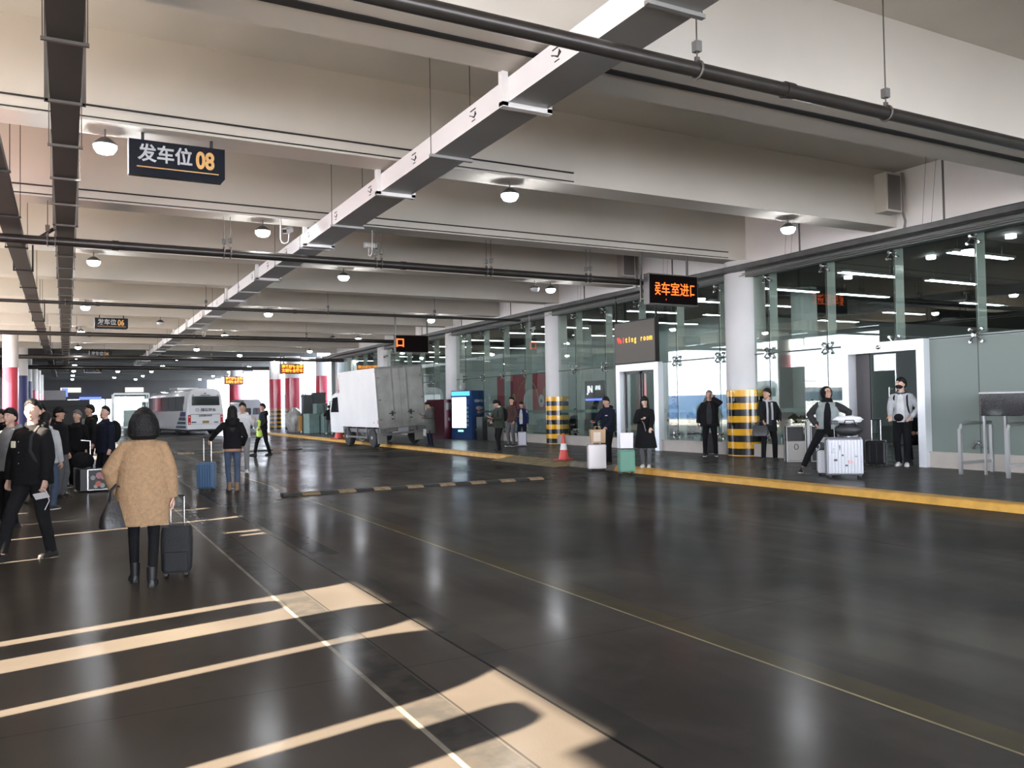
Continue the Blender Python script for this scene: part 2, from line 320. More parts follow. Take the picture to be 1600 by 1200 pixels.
# columns
red_wrap = mat('red_wrap', (.42, .028, .05), .3, coat=.5, var=.06, vscale=1)
yb_m = {}
def stripe_mat(top, n, dull=1.0):
    m = bpy.data.materials.new('hazard_bands'); m.use_nodes = True; nt = m.node_tree; b = nt.nodes['Principled BSDF']
    t = nt.nodes.new('ShaderNodeTexCoord'); s_ = nt.nodes.new('ShaderNodeSeparateXYZ'); nt.links.new(t.outputs['Object'], s_.inputs[0])
    a = nt.nodes.new('ShaderNodeMath'); a.operation = 'MULTIPLY'; a.inputs[1].default_value = n / 2 / (top - .15)
    s0 = nt.nodes.new('ShaderNodeMath'); s0.operation = 'SUBTRACT'; s0.inputs[1].default_value = .15; nt.links.new(s_.outputs['Z'], s0.inputs[0]); nt.links.new(s0.outputs[0], a.inputs[0])
    f = nt.nodes.new('ShaderNodeMath'); f.operation = 'FRACT'; nt.links.new(a.outputs[0], f.inputs[0])
    g = nt.nodes.new('ShaderNodeMath'); g.operation = 'GREATER_THAN'; g.inputs[1].default_value = .5; nt.links.new(f.outputs[0], g.inputs[0])
    mx = nt.nodes.new('ShaderNodeMix'); mx.data_type = 'RGBA'; mx.inputs[6].default_value = (.012, .012, .012, 1); mx.inputs[7].default_value = (.86 * dull, .44 * dull, .014, 1)
    nt.links.new(g.outputs[0], mx.inputs[0]); nt.links.new(mx.outputs[2], b.inputs['Base Color']); b.inputs['Roughness'].default_value = .22; b.inputs['Coat Weight'].default_value = .6; b.inputs['Coat Roughness'].default_value = .1
    return m
hz = stripe_mat(2.0, 10); hz_d = stripe_mat(1.75, 10, .35)
def column(x, y, r, label, wrap=None, redz=None, z1=5.7, z0=.12, shaft=None):
    c = MB().cyl((0, 0, z0), (0, 0, z1), r, seg=40).build('column', shaft or grey_paint, smooth=True, kind='structure', label=label); c.location = (x, y, 0)
    if wrap: MB().cyl((0, 0, z0), (0, 0, 2.0 if wrap is hz else 1.75), r + .012, seg=40).build('hazard_wrap', wrap, c, smooth=True)
    if redz: MB().cyl((0, 0, redz[0]), (0, 0, redz[1]), r + .01, seg=40).build('banner_wrap', red_wrap, c, smooth=True)
    return c
column(17.38, 17.9, .57, 'white round pillar with yellow and black bands, nearest and thickest of the row', hz)
column(17.35, 28.4, .45, 'white round pillar with yellow and black bands, behind the nearer traffic cone', hz)
column(17.35, 38.2, .50, 'plain white round pillar behind the blue drinks machine')
column(17.35, 48.4, .55, 'white round pillar rising behind the box truck')
column(17.6, 58.6, .46, 'slim white round pillar with yellow and black foot left of the truck', hz)
column(17.35, 62.9, .50, 'round pillar wrapped in red, standing over the green crates', redz=(1.9, 4.2))
column(15.2, 63.4, .57, 'wide red pillar with dull yellow and black bands, right of a close pair', hz_d, (1.75, 4.05))
column(14.25, 64.7, .50, 'wide red pillar with dull yellow and black bands, left of a close pair', hz_d, (1.75, 4.0))
column(14.6, 84, .6, 'distant pillar wrapped in red behind the second light board', redz=(1.5, 4.6))
column(17.3, 79, .55, 'distant plain white pillar beside the parked van')
blue_wrap = mat('navy_banner', (.03, .035, .13), .5)
column(-2.45, 48.6, .35, 'white pillar wrapped in bright red at the left edge', redz=(1.0, 4.0), z0=0)
c_ = column(-2.4, 58.8, .36, 'white pillar wrapped in navy, second along the left edge', z0=0); MB().cyl((0, 0, .8), (0, 0, 4.0), .375, seg=32).build('banner_wrap', blue_wrap, c_, smooth=True)
c_ = column(-2.5, 69, .36, 'white pillar wrapped in navy, third along the left edge', z0=0); MB().cyl((0, 0, .8), (0, 0, 4.0), .375, seg=32).build('banner_wrap', blue_wrap, c_, smooth=True)
for y, t_ in ((79, 'fourth'), (89, 'fifth'), (99, 'sixth')): column(-2.4, y, .36, f'pale pillar with faded red band, {t_} along the left edge', redz=(1.4, 3.6), z0=0)
for y in (-4, 7.8, 38.4): column(-6.15, y, .4, None, redz=(.8, 4.6), z0=0)
# windows in the right wall
GL = glass_mat('clear_wall_glass', (.84, .89, .865)); FROST = mat('frosted_film_glass', (.19, .23, .205), .3, spec=.3)
fin_m = mat('glass_fin_edge', (.50, .54, .51), .18, spec=.6); seal = mat('silicone_seam', (.06, .07, .065), .6)
chrome = mat('stainless', (.62, .62, .61), .22, 1); chrome_b = mat('brushed_steel', (.55, .56, .56), .35, 1, bump=.05, bscale=80)
railm = mat('green_rail_glass', (.13, .22, .19), .3)
FN = [10.85 + 1.985 * k for k in range(-6, 25)]
def fitting(par, y, z, arms=((-1, -1), (-1, 1), (1, -1), (1, 1))):
    mb = MB(); mb.cyl((17.02, y, z), (17.24, y, z), .035, seg=10)
    for a, c in arms:
        mb.tube([(17.1, y, z), (17.1, y + a * .11, z + c * .11), (17.16, y + a * .13, z + c * .13)], .018, 6); mb.cyl((17.12, y + a * .13, z + c * .13), (17.185, y + a * .13, z + c * .13), .034, seg=10)
    mb.build('glass_fitting', chrome, par, smooth=True)
doors = [(12.0, 14.2), (21.5, 23.8)]
for i, (a, c) in enumerate(zip(FN[:-1], FN[1:])):
    if a > 59: break
    up = MB().bb(17.19, 17.2, a + .01, c - .01, 3.02, 5.22)
    w = struct(f'window_{i + 1}', up, GL, f'clear upper glass panel of the hall front, {i + 1} from the near end')
    lows = [(a, c)]
    for d0, d1 in doors:
        nl = []
        for p, q in lows:
            if q <= d0 or p >= d1: nl.append((p, q)); continue
            if p < d0: nl.append((p, d0))
            if q > d1: nl.append((d1, q))
        lows = nl
    for p, q in lows:
        if q - p < .08: continue
        fr = q <= 12.05
        MB().bb(17.19, 17.2, p + .01, q - .01, .47, 2.98).build('lower_pane', FROST if fr else GL, w)
        if not fr: MB().bb(17.22, 17.26, p, q, 1.36, 1.47).build('mid_rail', railm, w)
    indoor = any(d0 < a < d1 for d0, d1 in doors)
    MB().bb(17.24, 17.53, a - .012, a + .012, 3.0 if indoor else .47, 5.25).build('glass_fin', fin_m, w)
    MB().bb(17.186, 17.204, a - .008, a + .008, 3.0 if indoor else .47, 5.22).bb(17.186, 17.204, a, c, 2.985, 3.015).build('seam', seal, w)
    if abs(a - 17.9) > .7 and abs(a - 28.4) > .6:
        fitting(w, a, 3.0, ((-1, 1), (1, 1)) if indoor else ((-1, -1), (-1, 1), (1, -1), (1, 1)))
        fitting(w, a, 5.12, ((-1, -1), (1, -1)))
        if not indoor: fitting(w, a, .72, ((-1, -1), (1, -1)))
struct('trim_2', MB().bb(17.2, 17.3, -14, 12.0, 2.97, 3.04), chrome_b, 'steel transom above the frosted glass')
# door 1, open
def door(n, y0, y1, wl, label):
    f = MB().bb(16.98, 17.3, y0 - .02, y0 + wl, .12, 2.78).bb(16.98, 17.3, y1 - wl, y1 + .02, .12, 2.78).bb(16.98, 17.3, y0 - .02, y1 + .02, 2.78, 3.02)
    return struct(f'door_{n}', f, mat('door_frame_steel', (.78, .80, .82), .3, .35), label)
d1 = door(1, 12.0, 14.2, .17, 'wide open doorway with bright steel frame, by the masked man')
dark_fr = mat('dark_door_frame', (.05, .045, .045), .4, .3)
lf = MB().bb(17.24, 17.28, 13.62, 14.0, .17, 2.78).build('fixed_leaf', dark_fr, d1)
sl = MB().bb(17.32, 17.335, 12.95, 13.62, .17, 2.75).build('glass_leaf', GL, d1); MB().bb(17.3, 17.35, 12.93, 12.96, .17, 2.75).build('leaf_edge', chrome_b, d1)
MB().tube([(17.2, 13.05, 1.35), (17.2, 13.05, 1.95)], .018, 8).tube([(17.2, 13.05, 1.4), (17.32, 13.05, 1.4)], .012, 6).tube([(17.2, 13.05, 1.9), (17.32, 13.05, 1.9)], .012, 6).build('door_handle', chrome, d1, smooth=True)
MB().ell((16.97, 13.15, 2.9), (.03, .07, .05)).build('door_sensor', chrome, d1, smooth=True)
d2 = door(2, 21.5, 23.8, .2, 'closed glass doorway with steel frame below the amber lettered board')
for p, q in ((21.72, 22.62), (22.68, 23.58)):
    MB().bb(17.2, 17.212, p + .06, q - .06, .25, 2.7).build('door_glass', GL, d2)
    MB().bb(17.18, 17.23, p, p + .07, .17, 2.76).bb(17.18, 17.23, q - .07, q, .17, 2.76).bb(17.18, 17.23, p, q, 2.68, 2.76).bb(17.18, 17.23, p, q, .17, .27).build('door_leaf', dark_fr, d2)
# far end of the canopy
endm = mat('far_wall_grey', (.07, .073, .072), .8, var=.1, vscale=.3)
e = MB().bb(-6.5, 0.2, 119, 119.5, 0, 7).bb(8.8, 17, 119, 119.5, 0, 7).bb(.2, 8.8, 119, 119.5, 3.4, 7)
struct('wall_end', e, endm, 'grey wall closing the far end of the canopy around a bright exit')
struct('trim_3', MB().bb(4.35, 4.6, 118.8, 119.4, 0, 3.4), chrome_b)
pn = emis('lit_high_window', (.9, .85, .65), .8)
struct('window_40', MB().bb(-.6, 1.7, 118.9, 119.0, 4.3, 4.9), pn, 'small pale lit window high in the far end wall, left one')
struct('window_41', MB().bb(6.8, 9.0, 118.9, 119.0, 4.3, 4.9), pn, 'small pale lit window high in the far end wall, right one')
struct('wall_left', MB().bb(-6.6, -6.3, 52, 119, 0, 7).bb(-6.6, -6.3, -14, 52, 5.95, 7.4).bb(-6.6, -6.4, 17, 31.5, 4.4, 6), endm)  # low strip midway is unseen, added to dim reflections in the glass
# ------------------------------------------------------------ overhead services
pipe_m = mat('dark_painted_pipe', (.045, .04, .036), .32, .5, bump=.05, bscale=6, var=.2)
dark_m = mat('dark_tray_metal', (.02, .019, .018), .6, .2); rod_m = mat('hanger_rod', (.12, .11, .10), .5, .6); box_m = mat('spring_box', (.12, .12, .11), .6, var=.2)
duct_s = mat('duct_white_side', (.78, .77, .76), .45, .1); duct_b = mat('duct_zinc', (.30, .30, .29), .42, .4, var=.08, vscale=1)
def hanger(par, x, y, z, top=7.0, n=1, r=.07):
    for k in range(n):
        xx = x + k * .13; mb = MB(); mb.cyl((xx, y, z + r), (xx, y, top), .008, seg=6)
        mb.build('hanger_rod', rod_m, par)
        MB().box((xx, y, z + r + .16 + k * .03), (.075, .075, .11)).build('spring_box', box_m, par, bevel=.006)
        MB().tube([(xx, y + (r + .012) * cos(a), z + (r + .012) * sin(a)) for a in [i * pi / 8 for i in range(17)]], .013, 6).box((xx, y, z + r + .03), (.05, .03, .05)).build('clamp', rod_m, par)
def pipe(name, y, z, r, x0, x1, hs, label, n=1, top=7.0):
    p = MB().cyl((x0, y, z), (x1, y, z), r, seg=20).build(name, pipe_m, smooth=True, label=label, cat='pipe')
    for k in range(int((x1 - x0) / 6)):
        xx = x0 + 1.2 + k * 6; MB().cyl((xx, y, z), (xx + .12, y, z), r + .014, seg=20).build('coupling', pipe_m, p, smooth=True)
    for x in hs: hanger(p, x, y, z, top, n, r)
    return p
pipe('overhead_pipe', 6.35, 5.0, .075, -6.4, 16.9, (-2.2, 5.6, 8.45), 'thick dark pipe crossing nearest overhead from top centre to the right edge')
pipe('overhead_pipe', 17.92, 4.93, .085, -6.4, 15.6, (-.3, 2.9, 6.2, 9.0, 11.9), 'long dark pipe under the third beam, passing behind the lit lamps', n=2, top=5.7)
pipe('overhead_pipe', 28.2, 4.98, .05, -6.4, 15.6, (0, 4, 8, 12), 'thin dark pipe under the fifth beam', top=5.7)
pipe('overhead_pipe', 38.9, 4.95, .09, -6.4, 16.4, (.4, 5, 10), 'dark pipe crossing behind the farther hanging bay board', top=5.7)
pipe('overhead_pipe', 54.2, 4.9, .12, -6.4, 16.4, (2, 8), 'dark pipe crossing deep in the hall before the coach', top=5.7)
pipe('overhead_pipe', 66.3, 4.9, .14, -6.4, 16.4, (1, 9), 'farthest dark pipe crossing above the coach roof', top=5.7)
# conduit wires along beams
for y, x0, x1, lb in ((17.6, -6.4, 16.5, 'thin conduit clipped along the face of the third beam'), (12.7, -6.4, 8.2, 'thin conduit clipped along the face of the second beam'), (22.86, -6.4, 16, 'thin conduit clipped along the face of the fourth beam')):
    MB().cyl((x0, y, 5.9), (x1, y, 5.9), .014, seg=8).cyl((x0, y, 5.74), (x1, y, 5.74), .010, seg=8).build('conduit', dark_m, label=lb, cat='conduit')
# white sided cable duct
def duct(x, w, z, h, y0, y1, ms, mb_, label, name, struts, brk=None):
    o = MB().bb(x, x + w, y0, y1, z, z + h).build(name, [ms, mb_], label=label, cat='cable duct')
    for p in o.data.polygons:
        if p.normal.z < -.5: p.material_index = 1
    return o
du = duct(4.72, .55, 5.33, .30, -6, 72, duct_s, duct_b, 'long straight cable duct with white side and grey underside running into the distance', 'cable_duct', None)
yy = 3.4; k = 0
while yy < 70:
    if min(abs(yy - b) for b in [8.2] + BY) > .6:
        MB().bb(4.66, 5.34, yy - .03, yy + .03, 5.29, 5.33).build('support_bar', duct_b, du)
        MB().cyl((4.68, yy, 5.29), (4.68, yy, 7), .007, seg=6).cyl((5.32, yy, 5.29), (5.32, yy, 7), .007, seg=6).build('hanger_rod', rod_m, du)
    yy += 2.55
for b in [8.78] + [q + .32 for q in BY[:11]]:
    MB().bb(4.64, 4.72, b - .05, b + .05, 5.28, 5.72).bb(5.27, 5.34, b - .05, b + .05, 5.28, 5.72).bb(4.64, 5.34, b - .05, b + .05, 5.27, 5.33).build('bracket', duct_s, du)
mk = mat('black_marking', (.02, .02, .02), .6)
for j in range(14):
    ym = 7.6 + j * 2.1
    MB().bb(4.715, 4.721, ym - .07, ym + .09, 5.54, 5.555).bb(4.715, 4.721, ym - .05, ym + .05, 5.40, 5.412).prism([(ym - .09, 5.47), (ym - .02, 5.43), (ym + .12, 5.51), (ym + .11, 5.49), (ym - .02, 5.455), (ym - .05, 5.52)], 'x', 4.715, 4.721).build('printed_mark', mk, du)
# dark ladder trays at left
def tray(x, w, z, y0, y1, label, up):
    o = MB().bb(x, x + w, y0, y1, z, z + .12).build('cable_tray', dark_m, label=label, cat='cable tray')
    y = y0 + 1.0; n = 0
    while y < min(y1, 75):
        near = min(abs(y - b) for b in [8.2] + BY) < .5
        MB().bb(x - .05, x + w + .05, y - .02, y + .02, z - .03, z).build('support_bar', rod_m if up else dark_m, o)
        tp = 5.72 if near else 7.0
        for xx in (x - .035, x + w + .035):
            mb = MB()
            if n % 4 == 1: mb.bb(xx - .02, xx + .02, y - .02, y + .02, z - .03, tp)
            else: mb.cyl((xx, y, z - .03), (xx, y, tp), .006, seg=6)
            mb.build('hanger', rod_m if up else dark_m, o)
        y += 1.7 if up else 3.1; n += 1
    return o
tray(-.15, .30, 5.1, -6, 78, 'broad dark cable tray running straight away overhead at left', True)
tray(-1.05, .32, 5.10, -6, 90, 'dark cable tray slanting down the left edge of the view', False)
MB().tube([(-.9, 18.2, 5.0), (-.7, 18.2, 4.9), (-.45, 18.1, 5.0), (-.2, 18.1, 5.2)], .035, 8).build('cable', dark_m, smooth=True, label='slack black cable looping between the two dark trays', cat='cable')
# cable bundle along the top of the glass
cb = MB()
for i in range(9):
    cb.tube([(16.6 + .05 * (i % 4), y, 5.42 + .035 * (i % 3) + .012 * sin(y * 1.3 + i)) for y in [(-12 + 2 * j) for j in range(37)]], .013 + .004 * (i % 3), 5)
o = MB().bb(16.55, 16.85, -12, 60, 5.36, 5.40).bb(16.55, 16.57, -12, 60, 5.36, 5.48).build('wall_cable_tray', mat('old_tray_zinc', (.10, .10, .095), .5, .4, var=.2), label='cable tray with loose wires running along the top of the glass wall', cat='cable tray')
cb.build('wire_bundle', mat('black_wire', (.02, .02, .02), .5), o, smooth=True)
cdm = mat('conduit_steel', (.42, .41, .39), .35, .8)
MB().cyl((16.95, 3, 5.3), (16.95, 60, 5.3), .018, seg=8).cyl((16.9, 3, 5.24), (16.9, 60, 5.24), .012, seg=8).build('conduit', cdm, smooth=True, label='pale steel conduit along the channel over the glass wall', cat='conduit')
for y, lb in ((11.2, 'nearest'), (15.2, 'second'), (20.3, 'third'), (25.3, 'fourth'), (31, 'fifth'), (36, 'sixth'), (41, 'seventh')):
    MB().cyl((16.7, y, 5.4), (16.7, y, 7.0), .022, seg=8).build('drop_pipe', mat('drop_pipe_grey', (.13, .125, .12), .5, .5), smooth=True, label=f'thin vertical drop pipe above the wall cable tray, {lb} from the camera', cat='pipe')
    MB().cyl((16.75, y + .35, 5.4), (16.72, y + .15, 7), .004, seg=4).cyl((16.8, y + .6, 5.4), (16.72, y + .4, 7), .004, seg=4).build('hanging_wire', dark_m, label=f'pair of slim hanging wires beside the drop pipe, {lb} from the camera', cat='wire')
ebm = mat('electrical_box_cream', (.55, .53, .47), .6)
for y, lb in ((12.55, 'second'), (22.7, 'fourth')):
    eb = MB().bb(16.45, 16.98, y - .14, y + .18, 5.95, 6.85).build('electrical_box', ebm, bevel=.01, label=f'pale electrical box on the wall end of the {lb} beam', cat='electrical box')
    MB().bb(16.5, 16.93, y - .15, y - .14, 6.0, 6.8).build('box_panel', mat('box_dark', (.16, .15, .14), .5), eb)
    MB().tube([(17.05, y - .1, 6.9), (17.05, y - .1, 6.0), (17.0, y - .2, 5.75), (16.95, y - .2, 5.55)], .03, 8).build('box_conduit', cdm, eb, smooth=True)
# lamps
lamp_e = emis('lamp_white', (.93, .96, 1), 110); lamp_off = mat('lamp_off_lens', (.7, .7, .7), .3); shade_m = mat('lamp_shade', (.10, .10, .10), .4, .5)
def lamp_mesh(on, loc, label, group, z=5.47):
    r = empty('ceiling_lamp', loc, 0, label, 'ceiling lamp', group)
    MB().lathe([(.02, .12), (.06, .11), (.11, .07), (.155, .03), (.16, 0), (.15, 0)], seg=24).build('lamp_shade', shade_m, r, smooth=True)
    MB().cyl((0, 0, .11), (0, 0, .24), .012, seg=8).build('lamp_stem', rod_m, r)
    MB().lathe([(.05, -.12), (.11, -.10), (.150, -.04), (.150, -.002), (.02, -.001)], seg=24).build('lamp_lens', lamp_e if on else lamp_off, r, smooth=True)
    return r
L1 = lamp_mesh(True, (.5, 13.05, 5.46), 'lit round lamp beside the near bay board, brightest at upper left', 'lit lamps along the left row')
rowsX = [(.62, 'left row over the queue'), (7.05, 'middle row over the lane'), (14.0, 'right row near the glass wall')]
LY = [13.05, 23.2, 33.3, 43.5, 53.7, 64, 74, 84, 94, 104]
first = True
for xr, rn in rowsX:
    for j, y in enumerate(LY):
        if j == 0 and xr < 1: continue
        c = copy_tree(L1); c.location = (xr, y, 5.46); c['group'] = 'lit lamps along the ' + rn
        c['label'] = f'lit round ceiling lamp in the {rn}, {["first", "second", "third", "fourth", "fifth", "sixth", "seventh", "eighth", "ninth", "tenth"][j]} from the camera'
def lone(x, y, lb, on):
    c = lamp_mesh(on, (x, y, 5.46), lb, None)
lone(3.7, 17.95, 'bluish lit lamp under the third beam left of the white duct', True)
lone(3.55, 38.1, 'unlit lamp with dark shade right of the farther bay board', False)
lone(13.4, 23.2, 'unlit dark lamp just left of the bright lamp near the second striped pillar', False)
lone(12.6, 43.5, 'unlit dim lamp beside the right row above the truck', False)
for X_, Y_, t_ in ((10.5, 58.8, 'first'), (4.2, 84, 'second'), (4.6, 99, 'third')): lone(X_, Y_, f'small far lit lamp over the coach lane, {t_} of three between the rows', True)
# security cameras
cam_w = mat('camera_white', (.62, .62, .60), .4)
def sec_cam(x, y, z, rz, label, zt=5.7, pitch=-.2):
    r = empty('security_camera', (x, y, z), rz, label, 'security camera')
    MB().box((0, .02, .01), (.10, .30, .09), rot=Matrix.Rotation(pitch, 3, 'X')).box((0, .04, .07), (.12, .36, .012), rot=Matrix.Rotation(pitch, 3, 'X')).build('housing', cam_w, r, bevel=.008)
    MB().box((0, .17, -.03), (.085, .02, .07), rot=Matrix.Rotation(pitch, 3, 'X')).build('lens_window', dark_m, r)
    MB().tube([(0, -.02, -.04), (0, -.02, -.16), (.03, -.04, -.22), (.10, -.04, -.25), (.17, -.04, -.22), (.20, -.04, -.14), (.20, -.04, zt - z)], .014, 8).build('bracket', cam_w, r, smooth=True)
    return r
sec_cam(4.15, 17.55, 5.42, radians(140), 'security camera on a hooked bracket left of the white duct', pitch=-.35)
sec_cam(6.15, 18.2, 5.38, radians(-80), 'white security camera on a hooked bracket right of the duct', pitch=.05)
sec_cam(5.4, 38.4, 5.2, radians(130), 'security camera tilted down in the middle distance near the duct', pitch=-.5)
sec_cam(16.75, 29.2, 4.75, radians(120), 'dark security camera beside the second striped pillar', zt=5.37, pitch=-.35)
sec_cam(16.75, 46.8, 4.7, radians(120), 'security camera above the box truck by a white pillar', zt=5.37, pitch=-.3)
# hanging bay boards
nav = mat('board_navy', (.006, .010, .020), .12, coat=.4); sil = mat('letter_silver', (.42, .44, .46), .5); org = mat('letter_amber', (.62, .36, .12), .5)
RX = (radians(90), 0, 0)
def bay(x0, x1, y, z0, z1, num, label, s=1.0):
    r = empty('bay_board', ((x0 + x1) / 2, y, z0), 0, label, 'hanging sign'); w = x1 - x0; h = z1 - z0
    MB().prism([(-w / 2, 0), (w / 2 - .05, 0), (w / 2, .06), (w / 2, h), (-w / 2, h)], 'y', -.06, .06).build('board', nav, r)
    MB().bb(-w / 2 - .012, -w / 2, -.062, .062, 0, h).build('edge_strip', mat('board_edge', (.6, .6, .62), .3, .8), r)
    text('lettering', '发车位', sil, r, (-w / 2 + .115 * s, -.066, h * .60), RX, .265 * s, off=.006, sx=.93)
    text('number', num, org, r, (-w / 2 + .90 * s, -.066, h * .57), RX, .34 * s, off=.012, sx=.76)
    MB().bb(-w / 2 + .10 * s, w / 2 - .09 * s, -.066, -.06, h * .22, h * .25).build('underline', org, r)
    for q in (-.36, .36): MB().bb(q * w - .02, q * w + .02, -.02, .02, h, h + .12).build('hook', dark_m, r)
    return r
bay(.80, 2.11, 12.95, 5.06, 5.57, '08', 'navy hanging bay board numbered 08 at upper left')
bay(1.05, 2.3, 38.15, 5.12, 5.58, '06', 'small distant navy hanging bay board numbered 06', .95)
bay(1.3, 2.6, 58.5, 5.1, 5.58, '04', 'far dark hanging bay board beyond the numbered 06 one', .95)
bay(1.4, 2.7, 79, 5.1, 5.58, '02', 'farthest dark hanging bay board', .95)
# LED boards
led_bg = mat('led_face', (.006, .004, .004), .9, spec=.05); led_o = emis('led_orange', (1, .125, .014), 1.7); led_y = emis('led_amber', (1, .36, .03), 1.6); led_r = emis('led_red', (1, .05, .03), 1.2)
case_m = mat('led_case', (.16, .15, .14), .4, .6)
def led_board(x0, x1, y, z0, z1, label, dep=.22, top=7.0, py=.08):
    r = empty('led_board', ((x0 + x1) / 2, y, z0), 0, label, 'light board'); w = x1 - x0; h = z1 - z0
    MB().bb(-w / 2, w / 2, 0, dep, 0, h).build('case', case_m, r, bevel=.01)
    MB().bb(-w / 2 + .03, w / 2 - .03, -.012, 0, .03, h - .03).build('screen', led_bg, r)
    for q in (-w / 2 + .02, w / 2 - .06): MB().bb(q, q + .05, py, py + .05, h if py < .2 else .1, top - z0).build('hanger_post', case_m, r)
    return r, w, h
r, w, h = led_board(13.42, 15.08, 17.28, 4.26, 5.08, 'hanging light board with orange Chinese characters left of the thickest pillar', top=5.7, py=.36)
for q in (-.78, .78):
    for zz in (.15, .65): MB().bb(q - .02, q + .02, .2, .38, zz, zz + .04).build('hanger_link', case_m, r)
text('led_text', '候车室进口', led_o, r, (-.76, -.016, h * .48), RX, .37, off=.001, clip=(.15, 1.69), sx=.86)
MB().bb(-.28, -.265, -.016, -.012, .12, .16).build('led_dot', led_r, r)
r, w, h = led_board(13.42, 15.08, 36.2, 4.22, 5.05, 'dark hanging light board showing one square orange character above the truck')
text('led_text', '口', led_o, r, (-.83, -.016, h * .52), RX, .46, off=.01)
for (x0, x1, y, z0, z1, a, c_, lb) in ((13.52, 15.22, 60, 4.24, 4.94, '请系好安全带', '文明安全乘车', 'bright two line orange light board in front of the red pillars'), (12.1, 13.7, 75, 3.92, 4.64, '请系好安全带', '文明安全乘车', 'farther two line orange light board beside the coach roof')):
    r, w, h = led_board(x0, x1, y, z0, z1, lb)
    MB().bb(-w / 2 + .05, w / 2 - .05, -.016, -.012, .06, h - .06).build('led_glow_field', emis('led_field', (.6, .02, .0), .3), r)
    for s_, zz in ((a, .72), (c_, .30)): text('led_text', s_, led_y, r, (-w / 2 + .08, -.02, h * zz), RX, .27, off=.008, sx=(w - .16) / 1.62)
# amber lettered board over door 2
r = empty('amber_letter_board', (16.93, 22.65, 3.03), radians(-90), 'grey light board reading Waiting room above the closed glass door', 'light board'); w = 2.28; h = 1.45
MB().bb(-w / 2, w / 2, 0, .16, 0, h).build('case', dark_m, r)
MB().bb(-w / 2 + .03, w / 2 - .03, -.01, 0, .03, h - .04).build('screen', mat('led_face_grey', (.115, .10, .085), .6), r)
for q in (-w / 2 + .03, w / 2 - .03): MB().bb(q - .03, q + .03, .04, .10, h, 2.4).build('hanger_post', dark_m, r)
s_ = 'Waiting room'; pitch = .168
for i, chh in enumerate(s_):
    if chh == ' ': continue
    t = text('led_text', chh, (led_r if i < 3 else emis('led_amber_b', (1, .45, .05), 1.3)), r, (-.93 + i * pitch - (.0), -.014, h * .56), RX, .27, off=.006, align='CENTER', sx=.8 if chh not in 'it' else 1.1, clip=((-.02, 9) if i == 0 else None))
# small red light board inside
r = empty('red_light_board', (20.6, 22.0, 2.95), radians(-90), 'small red light board inside the hall left of the thickest pillar', 'light board')
MB().bb(-.5, .5, 0, .1, 0, .75).build('case', dark_m, r); 
for zz in (.16, .36, .56): MB().bb(-.38, .42, -.01, 0, zz - .06, zz + .06).build('led_line', led_r, r)
for q in (-.4, .4): MB().bb(q - .02, q + .02, .03, .07, .75, 2.36).build('hanger_post', case_m, r)
# hall strip lights
tube_e = emis('strip_light_white', (.9, .97, 1), 10)
n = 0
RN = ['nearest', 'second', 'third', 'fourth', 'fifth', 'sixth', 'seventh', 'eighth', 'ninth', 'tenth', 'eleventh', 'twelfth', 'thirteenth', 'fourteenth', 'fifteenth', 'farthest']
for ri, y in enumerate([2.6, 5.6, 8.7, 11.8, 14.85, 17.9, 21, 24.1, 27.2, 30.2, 33.3, 37.5, 42, 46.5, 51, 56]):
    for x, s_ in ((18.05 if 17 < y < 18.5 else 17.75, 'outer'), (21.3, 'inner'), (27.5, 'deepest')):
        if x > 24 and y > 25: continue
        n += 1
        f = MB().bb(x, x + 2.35, y - .13, y + .13, 5.0, 5.06).cyl((x + .3, y, 5.06), (x + .3, y, 5.29), .01, seg=6).cyl((x + 2, y, 5.06), (x + 2, y, 5.29), .01, seg=6).build('strip_light', shade_m, label=f'white hall strip light, {s_} of the {RN[ri]} cross row', cat='strip light', group='strip lights inside the hall')
        MB().bb(x + .03, x + 2.32, y - .09, y - .045, 4.985, 5.0).bb(x + .03, x + 2.32, y + .045, y + .09, 4.985, 5.0).build('light_tube', tube_e, f)
dl = None
for i, (x, y) in enumerate(((18.6, 10.9), (19.4, 13.4), (20.2, 16.6), (18.4, 19.5), (22.5, 9.8), (22, 20.2))):
    MB().cyl((x, y, 5.22), (x, y, 5.3), .11, seg=16).build('hall_downlight', emis('down_white', (.95, .98, 1), 14), label=f'small round downlight in the hall ceiling, {["nearest the frosted glass", "above the open door", "left of the open door", "behind the thickest pillar", "deep behind the frosted glass", "deep behind the thickest pillar"][i]}', cat='downlight')
